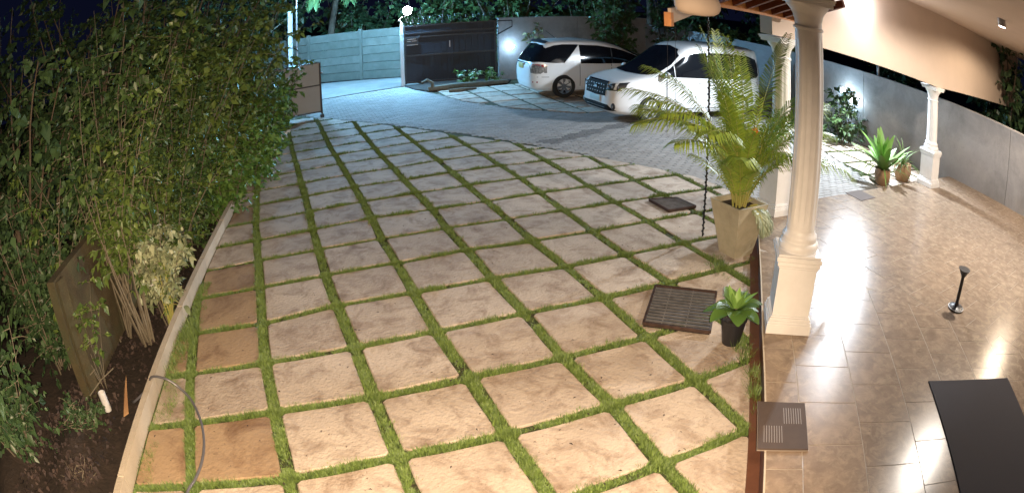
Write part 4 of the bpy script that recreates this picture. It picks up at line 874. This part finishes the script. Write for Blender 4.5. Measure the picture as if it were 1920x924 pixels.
# palm-like fronds
def frond(base, d0, L, nl, ll, sag, rad=.008, wdt=.011, curl=.5, gap=.18, twist=0):
    c = curve_pts(base, d0, L, 12, sag=sag, wob=.015); st = MB().tube(c, [rad*(1.1-.95*i/12) for i in range(13)], 5)
    V = []; T = []
    for k in range(nl):
        u = (gap+(1-gap)*(k+.5)/nl)*12; i = min(11, int(u)); p = c[i]+(c[i+1]-c[i])*(u-i); t_ = c[i+1]-c[i]; t_ /= np.linalg.norm(t_)
        up = np.array([0, 0, 1.0]); sd = np.cross(t_, up); sd /= np.linalg.norm(sd)+1e-6; f = (k+.5)/nl; l = ll*(math.sin(PI*(.12+.80*f))**.7)
        for sg in (-1, 1):
            d = sd*sg*math.cos(.45)+t_*(.55+.6*f)+np.cross(sd, t_)*.28+RNG.normal(0, .06, 3); d /= np.linalg.norm(d); w = np.cross(d, np.cross(sd, t_)); w /= np.linalg.norm(w)+1e-6; w = w*wdt
            q1 = p+d*l*.5-up*l*curl*.10; q2 = p+d*l*.95-up*l*curl*.42; o = len(V); V += [p-w*.5, p+w*.5, q1+w, q1-w, q2]; T += [(o, o+1, o+2), (o, o+2, o+3), (o+3, o+2, o+4)]
    return st, V, T
def add_frond(t, *a, lm='leaf_palm', sm='cane', name='frond', **k):
    st, V, T = frond(*a, **k); o = len(st.v); b = MB(); b.v = st.v; b.f = st.f; b.m = [0]*len(st.f); b.add(V, T, 1); return part(name, b, [M[sm], M[lm]], t)
# the big potted palm
FT = np.array([2.63, 6.79]); pc = FT+np.array([.06, .20])
t = thing('planter', 'tall tapered square concrete planter holding the palm, beside the grass joints', 'planter', (pc[0], pc[1], 0), math.radians(24))
def sqring(w, z): return [(-w, -w, z), (w, -w, z), (w, w, z), (-w, w, z)]
b = MB(); rings = [sqring(.15, 0), sqring(.265, .66), sqring(.24, .66), sqring(.23, .58)]
for r in rings: b.v += r
for k in range(3):
    for i in range(4): j = (i+1) % 4; b.f.append((k*4+i, k*4+j, k*4+4+j, k*4+4+i))
b.f += [(3, 2, 1, 0), (12, 13, 14, 15)]; b.m = [0]*len(b.f)
part('pot_wall', b, M['planter'], t); part('pot_soil', MB().box((0, 0, .59), (.45, .45, .02)), M['soil'], t)
base = np.array([pc[0], pc[1], .60])
t = thing('potted_palm', 'large yellow-green areca palm growing in the tapered concrete planter', 'palm', tuple(base))
for k in range(13):
    a = RNG.uniform(0, 6.28); r = RNG.uniform(.0, .10); part('cane', MB().tube(curve_pts((math.cos(a)*r, math.sin(a)*r, -.02), (math.cos(a)*.16, math.sin(a)*.16, 1), RNG.uniform(.55, .95), 5, wob=.03), [.014, .013, .012, .011, .010, .008], 6), M['cane'], t, True)
PALM = [ # azimuth deg (0 = +x), elevation, length, sag
 (176, 62, 1.65, 1.8), (188, 66, 1.6, 1.8), (198, 60, 1.45, 1.7), (205, 68, 1.5, 1.8), (150, 66, 1.8, 1.6), (215, 56, 1.45, 1.6), (182, 80, 1.8, 1.3), (140, 52, 1.6, 1.4), (166, 76, 1.75, 1.7), (186, 76, 1.7, 1.6),
 (194, 58, 1.6, 1.9), (160, 60, 1.8, 1.7), (200, 80, 1.7, 1.4), (225, 62, 1.3, 1.8), (28, 76, 2.0, .9), (10, 64, 1.6, 1.2), (-5, 52, 1.7, 1.7), (40, 56, 1.6, 1.4), (70, 68, 1.7, 1.1), (100, 72, 1.8, 1.1), (-35, 60, 1.2, 1.6), (-60, 68, 1.0, 1.4),
 (250, 68, 1.1, 1.4), (235, 80, 1.3, 1.2), (-20, 76, 1.5, 1.1), (120, 80, 1.9, .8), (60, 83, 1.7, .7), (20, 68, 1.8, 1.4), (35, 62, 1.6, 1.5), (-15, 64, 1.45, 1.6)]
for az_, el_, L_, sg_ in PALM:
    if 130 < az_ < 230: el_ = min(84, el_+6); sg_ *= .88
    a, e = math.radians(az_+RNG.uniform(-6, 6)), math.radians(el_); d = (math.cos(a)*math.cos(e), math.sin(a)*math.cos(e), math.sin(e)); h0 = RNG.uniform(.12, .42)
    add_frond(t, (math.cos(a)*.06, math.sin(a)*.06, h0), d, L_, 44, .38, sg_, curl=1.4, wdt=.0095, gap=.28)
for k in range(44):                                                       # dense young leaves in the middle
    a = RNG.uniform(0, 6.28); e = math.radians(RNG.uniform(62, 86)); d = (math.cos(a)*math.cos(e), math.sin(a)*math.cos(e), math.sin(e)); add_frond(t, (math.cos(a)*.07, math.sin(a)*.07, RNG.uniform(-.02, .35)), d, RNG.uniform(.45, 1.05), 20, .27, 1.0, curl=1.3, wdt=.010)
for k in range(9):                                                        # dry tufts hanging over the rim
    a = math.radians(RNG.uniform(-70, 25)); e = .6; add_frond(t, (math.cos(a)*.14, math.sin(a)*.14, .02), (math.cos(a)*.8, math.sin(a)*.8, .6), .42, 14, .17, 2.8, lm='leaf_var', curl=1.2, name='dry_frond')
ob = part('flower', MB().sphere((.19, .10, .88), .05, 6, sq=(1, 1, 1.3)), M['orange_flower'], t, True)
# strap leaves
def strap(b, p, d, L, w, sag, n=7, fold=.25):
    c = curve_pts(p, d, L, n, sag=sag, wob=.03); o = len(b.v)
    for i, q in enumerate(c):
        t_ = c[min(i+1, n)]-c[max(i-1, 0)]; t_ = t_/np.linalg.norm(t_); sd = np.cross(t_, [0, 0, 1.0]); sd /= np.linalg.norm(sd)+1e-6; nn = np.cross(sd, t_); ww = w*(math.sin(PI*(.12+.86*i/n))**.8)/2; b.v += [tuple(q-sd*ww+nn*ww*fold), tuple(q), tuple(q+sd*ww+nn*ww*fold)]
    for i in range(n):
        for j in (0, 1): b.f.append((o+i*3+j, o+i*3+j+1, o+i*3+3+j+1, o+i*3+3+j)); b.m.append(0)
    return b
def rosette(t, n, L, w, lm, e0=35, e1=80, sag=.8, z=0, name='leaf', r0=.03):
    for k in range(n):
        a = 2*PI*k/n*2.4+RNG.uniform(-.2, .2); e = math.radians(e0+(e1-e0)*k/n+RNG.uniform(-4, 4)); d = (math.cos(a)*math.cos(e), math.sin(a)*math.cos(e), math.sin(e))
        part(name, strap(MB(), (math.cos(a)*r0, math.sin(a)*r0, z), d, L*RNG.uniform(.8, 1.15), w*RNG.uniform(.85, 1.15), sag*RNG.uniform(.7, 1.3)), M[lm], t, True)
def round_pot(p, r, h, m, label, cat='pot', name='round_pot'):
    t = thing(name, label, cat, p); part('pot_wall', MB().lathe([(r*.62, 0), (r*.72, .02), (r*.95, h*.40), (r, h*.62), (r*.93, h*.86), (r*.90, h*.93), (r*.98, h*.95), (r*.98, h), (r*.86, h), (r*.82, h*.9), (.001, h*.88)], 32, caps=False), M[m], t, True)
    part('pot_soil', MB().lathe([(r*.82, h*.86), (r*.80, h*.89)], 20), M['soil'], t); return t
f1 = G(1653, 346, 0); f2 = G(1691, 338, 0)
round_pot((f1[0], f1[1], 0), .20, .33, 'terracotta', 'round terracotta pot with the broad-leaved fern, nearer of two by the far pillar')
round_pot((f2[0], f2[1], 0), .24, .38, 'terracotta', 'round terracotta pot with spidery leaves, right behind the fern pot')
t = thing('potted_fern', "broad bright green bird's nest fern in the nearer terracotta pot", 'fern', (f1[0], f1[1], .29)); rosette(t, 30, .80, .17, 'leaf_fern', 34, 84, .55); rosette(t, 18, .90, .034, 'leaf_fern', 30, 60, 1.6, name='thin_leaf')
t = thing('potted_plant', 'spidery thin-leaved plant in the farther terracotta pot', 'plant', (f2[0], f2[1], .33)); rosette(t, 44, .62, .024, 'leaf_olive', 20, 82, 1.5)
# black pot in front of the nearest pillar
bp = G(1374, 640, 0); t = thing('black_pot', 'small black plastic pot standing by the foot of the nearest pillar', 'pot', (1.97, 4.92, .0)); part('pot_wall', MB().lathe([(.085, 0), (.088, .01), (.125, .24), (.132, .245), (.132, .262), (.118, .262), (.112, .22), (.001, .22)], 32, caps=False), M['black'], t, True); part('pot_soil', MB().lathe([(.11, .20), (.11, .235)], 20), M['soil'], t)
t = thing('potted_croton', 'broad-leaved green plant in the black pot, yellow-green at its centre', 'plant', (1.97, 4.92, .24)); part('stem', MB().tube([(0, 0, -.02), (.01, 0, .12)], .014, 6), M['bark'], t)
rosette(t, 17, .25, .165, 'leaf_bright', 0, 55, .9, z=.10); rosette(t, 9, .20, .055, 'leaf_fern', 50, 85, .3, z=.12, name='young_leaf')

# drain grates in the yard
def grate(cs, nb, label, h=.035):
    cs = [np.array(c[:2]) for c in cs]; o = sum(cs)/4; t = thing('drain_grate', label, 'grate', (o[0], o[1], 0)); A, B, C, D = [c-o for c in cs]      # A far-left, B far-right, C near-right, D near-left
    part('pit_shade', MB().prism([tuple(x) for x in (D, C, B, A)], -.02, .009), M['pit'], t)  # flat black plate at slab level, colour stands in for the pit's shade
    fb = MB()
    for p, q in ((A, B), (B, C), (C, D), (D, A)): fb.beam((*p, h/2+.012), (*q, h/2+.012), .022, h)
    part('frame', fb, M['steel_rust'], t)
    for k in range(1, nb):
        u = k/nb; p = A+(D-A)*u; q = B+(C-B)*u; part('grate_bar', MB().beam((*p, h*.75+.01), (*q, h*.75+.01), .015, .02), M['bar'], t)
    for u in (.26, .62): p = A+(B-A)*u; q = D+(C-D)*u; part('cross_bar', MB().beam((*p, .022), (*q, .022), .012, .014), M['metal'], t)
    return t
grate([G(1229, 541), G(1342, 553), G(1330, 627), G(1206, 611)], 13, 'large rusty drain grate lying beside the black pot')
grate([G(1217, 378), G(1268, 375), G(1304, 391), G(1254, 399)], 9, 'smaller far drain grate on the slab left of the rain chain')

# hose, soil heap, shards
hp = [(-3.75, 4.05, -.18), (-3.62, 3.95, -.10), (-3.40, 4.02, .04), (*G(285, 712, .17)[:2], .20), (*G(310, 713, .2)[:2], .22), (*G(335, 727, .12)[:2], .13), (*G(358, 750, .05)[:2], .06), (*G(375, 785, .02)[:2], .022), (*G(382, 825, .02)[:2], .018), (*G(378, 865, .02)[:2], .018), (*G(364, 900, .02)[:2], .018), (*G(350, 924, .02)[:2], .018), (-2.32, 2.3, .018), (-2.3, 1.6, .018)]
def smooth(pts, k=4):
    pts = [np.array(p, float) for p in pts]; out = []
    for i in range(len(pts)-1):
        p0, p1, p2_, p3_ = pts[max(0, i-1)], pts[i], pts[i+1], pts[min(len(pts)-1, i+2)]
        for t_ in np.arange(k)/k: out.append(.5*((2*p1)+(p2_-p0)*t_+(2*p0-5*p1+4*p2_-p3_)*t_**2+(3*p1-p0-3*p2_+p3_)*t_**3))
    return out+[pts[-1]]
tag(part('garden_hose', MB().tube(smooth(hp), .013, 8), M['hose'], None, True), 'grey garden hose curving over the kerb onto the slabs', 'hose')
hb = MB(); n = 26
for i in range(n+1):
    for j in range(n+1):
        x = -5.8+2.8*i/n; y = 1.4+3.0*j/n; e = min(1, max(0, (kx(y)-.16-x)/.9)); hb.v.append((x, y, -.235+.30*e*(.6+.4*math.sin(x*5+y*3))*(math.exp(-((y-2.7)/1.2)**2))+RNG.uniform(-.02, .02)))
for i in range(n):
    for j in range(n): a = i*(n+1)+j; hb.f.append((a, a+n+1, a+n+2, a+1))
hb.m = [0]*len(hb.f); heap = struct(part('soil_heap', hb, M['soil'], None, True))
n = 2600; yy = RNG.uniform(1.6, 8, n); xx = np.array([kx(y_) for y_ in yy])-.30-RNG.uniform(0, 1, n)**.7*1.2; zz = np.array([-.17+.24*max(0, min(1, (kx(b_)-.16-a_)/.9))*math.exp(-((b_-2.7)/1.2)**2) for a_, b_ in zip(xx, yy)])
keep = RNG.random(n) < np.clip((kx(3)-xx)*.9, .25, 1); lm_ = leaf_mesh('leaf_litter', np.stack([xx, yy, zz], 1)[keep], (RNG.normal(0, 1, (n, 3))*np.array([1, 1, .4]))[keep], RNG.uniform(.03, .085, n)[keep], M['leaf_dry'])
tag(stuff(link('leaf_litter', lm_)), 'dead brown leaves covering the soil of the left bed', 'leaf litter')
q = G(196, 752, .05); t = tag(part('pvc_pipe', MB().lathe([(.048, 0), (.048, .20), (.042, .205), (.042, .16), (.001, .15)], 16, c=(q[0], q[1], -.05), caps=False), M['pvc'], None, True), 'broken end of a white plastic pipe standing in the soil heap', 'pipe')
q = G(238, 755, .0); b = MB(); b.add([(q[0]-.05, q[1]+.17, .12), (q[0]+.06, q[1]-.10, -.02), (q[0]+.0, q[1]-.16, -.06), (q[0]-.09, q[1]+.12, .05), (q[0]-.07, q[1]+.24, .16), (q[0]+.05, q[1]-.10, -.05)], [(0, 1, 2, 3), (4, 3, 2, 5), (0, 4, 5, 1), (0, 3, 4)]); tag(part('terracotta_shard', b, M['terracotta']), 'orange shard of a broken clay pot sticking out of the soil', 'shard')
for k, (a_, b_, lb_) in enumerate((((168, 742), (212, 690), 'longer pale stick leaning in the dark bed by the pipe'), ((156, 725), (178, 692), 'shorter pale stick leaning in the dark bed by the pipe'))):
    p, q = G(*a_, .0), G(*b_, .12); tag(part('dry_stick', MB().tube([p, ((p[0]+q[0])/2, (p[1]+q[1])/2+.01, .08), q], .007, 5), M['stemgrey']), lb_, 'stick', 'dry sticks in the bed')
tag(part('dry_leaf', leaf_b if False else strap(MB(), (kx(5.55)+.05, 5.5, .16), (.6, -.5, .1), .16, .07, 1.2), M['leaf_var'], None, True), 'curled pale dry leaf lying on the kerb below the variegated shrub', 'leaf')

# plants by the gate and the rear and side walls
shrub('flower_clump', -1.25, 20.95, .55, .42, 'clump of flowering plants in front of the dark gate, left of the other', 'plant', 'leaf_bright', leaf=.14, stems=9, twigs=6, per=7, lo=.1, z=.02, flowers=.4, splay=.8, srad=.008, wid=.2)
shrub('flower_clump', -.45, 21.35, .55, .35, 'smaller flowering plant at the right end of the dark gate', 'plant', 'leaf_bright', leaf=.13, stems=7, twigs=5, per=6, lo=.1, z=.02, flowers=.4, splay=.8, srad=.008)
t = shrub('wall_plant', .86, 21.75, 2.15, .26, 'upright plant with pale lit leaves rising against the rear wall', 'plant', 'leaf_var', leaf=.17, stems=2, twigs=22, per=4, lo=.45, z=-.02, splay=.06, srad=.014)  # pale leaf colour stands in for the white light on this plant
shrub('rear_tree', 3.6, 22.4, 3.9, 1.25, 'leafy tree in front of the rear wall, above the farther minivan', 'tree', 'leaf_dark', leaf=.15, stems=11, twigs=30, per=14, splay=.5, lo=.2, z=0, srad=.03, sm='bark')
shrub('rear_tree', 5.3, 21.6, 3.3, 1.1, 'darker leafy tree in the rear corner between the two minivan roofs', 'tree', 'leaf_dark', leaf=.13, stems=8, twigs=20, per=12, splay=.5, lo=.25, z=0, srad=.03, sm='bark')
g0 = on_line(31.3, BWB, BWC)*.935; shrub('lit_shrub', g0[0], g0[1], 1.35, .85, 'dark leafy shrub silhouetted by the two garden lamps', 'shrub', 'leaf_dark', leaf=.13, stems=10, twigs=14, per=11, lo=.25, z=-.03, splay=.65)
for px, py, h_, lb_ in ((1640, 268, .65, 'small leafy plant by the side wall, between the lit shrub and the spiky one'), (1676, 268, .6, 'small spiky dark plant by the side wall nearest the far pillar')):
    q = G(px, py); shrub('wall_plant', q[0], q[1], h_, .3, lb_, 'plant', 'leaf_night', leaf=.13, stems=5, twigs=6, per=6, lo=.3, z=-.03, splay=.4, wid=.2)
# backdrop of night trees, and a palm hanging in from the lane
for k, (x, y, h, r, lm, lb_) in enumerate([(-10.5, 27.5, 5.2, 2.3, 'leaf_night', 'dark tree beyond the lane wall, left of the hanging palm frond'), (-6.5, 27.8, 4.6, 2.0, 'leaf_night', 'dark tree beyond the lane wall directly behind the gate lamp'), (-3.0, 27.0, 4.8, 2.0, 'leaf_dark', 'green tree behind the gate lamp, just right of it'),
        (.2, 26.5, 5.0, 1.9, 'leaf_dark', 'green tree above the right end of the dark gate'), (3.4, 27.5, 5.4, 2.1, 'leaf_night', 'dark tree behind the rear wall, over its left half'), (7.2, 25.8, 5.2, 2.2, 'leaf_dark', 'dark tree behind the rear wall beyond the corner'), (8.6, 20.0, 4.4, 1.6, 'leaf_dark', 'fine-leaved tree behind the side wall, over the nearer minivan'),
        (10.8, 22.5, 5.2, 2.1, 'leaf_night', 'dark tree behind the side wall, left of the lintel'), (12.8, 17.5, 5.0, 2.0, 'leaf_night', 'dark tree behind the side wall seen under the lintel'), (14.8, 12.0, 5.0, 2.0, 'leaf_night', 'dark tree behind the side wall at the right edge'), (-13.5, 22.0, 5.5, 2.2, 'leaf_night', 'dark tree beyond the high lamp at the upper left')]):
    shrub('backdrop_tree', x, y, h, r, lb_, 'tree', lm, leaf=.24, stems=12, twigs=32, per=14, splay=.5, lo=.15, z=-.2, srad=.05, sm='bark', group='dark trees beyond the walls')
t = thing('coconut_palm', 'coconut palm with a frond hanging in at the top, left of the gate lamp', 'palm', (-7.2, 25.6, 0)); part('trunk', MB().tube([(0, 0, -.2), (.2, .1, 2.4), (.7, -.2, 4.9)], [.17, .14, .12], 10), M['bark'], t, True)
for a_, e_, L_ in ((200, 30, 2.6), (250, 10, 2.8), (290, 15, 3.0), (330, 25, 2.8), (20, 30, 2.6), (80, 35, 2.6), (140, 30, 2.6)):
    a, e = math.radians(a_), math.radians(e_); add_frond(t, (.7, -.2, 4.9), (math.cos(a)*math.cos(e), math.sin(a)*math.cos(e), math.sin(e)), L_, 42, .7, 2.0, rad=.03, wdt=.03, curl=1.1, lm='leaf_dark')
tag(part('palm_trunk', MB().tube([(5.75, 26.3, -.2), (5.8, 26.2, 2.5), (5.75, 26.1, 6.0)], [.16, .14, .13], 10), M['bark'], None, True), 'bare grey palm trunk rising behind the rear wall above the minivans', 'trunk')
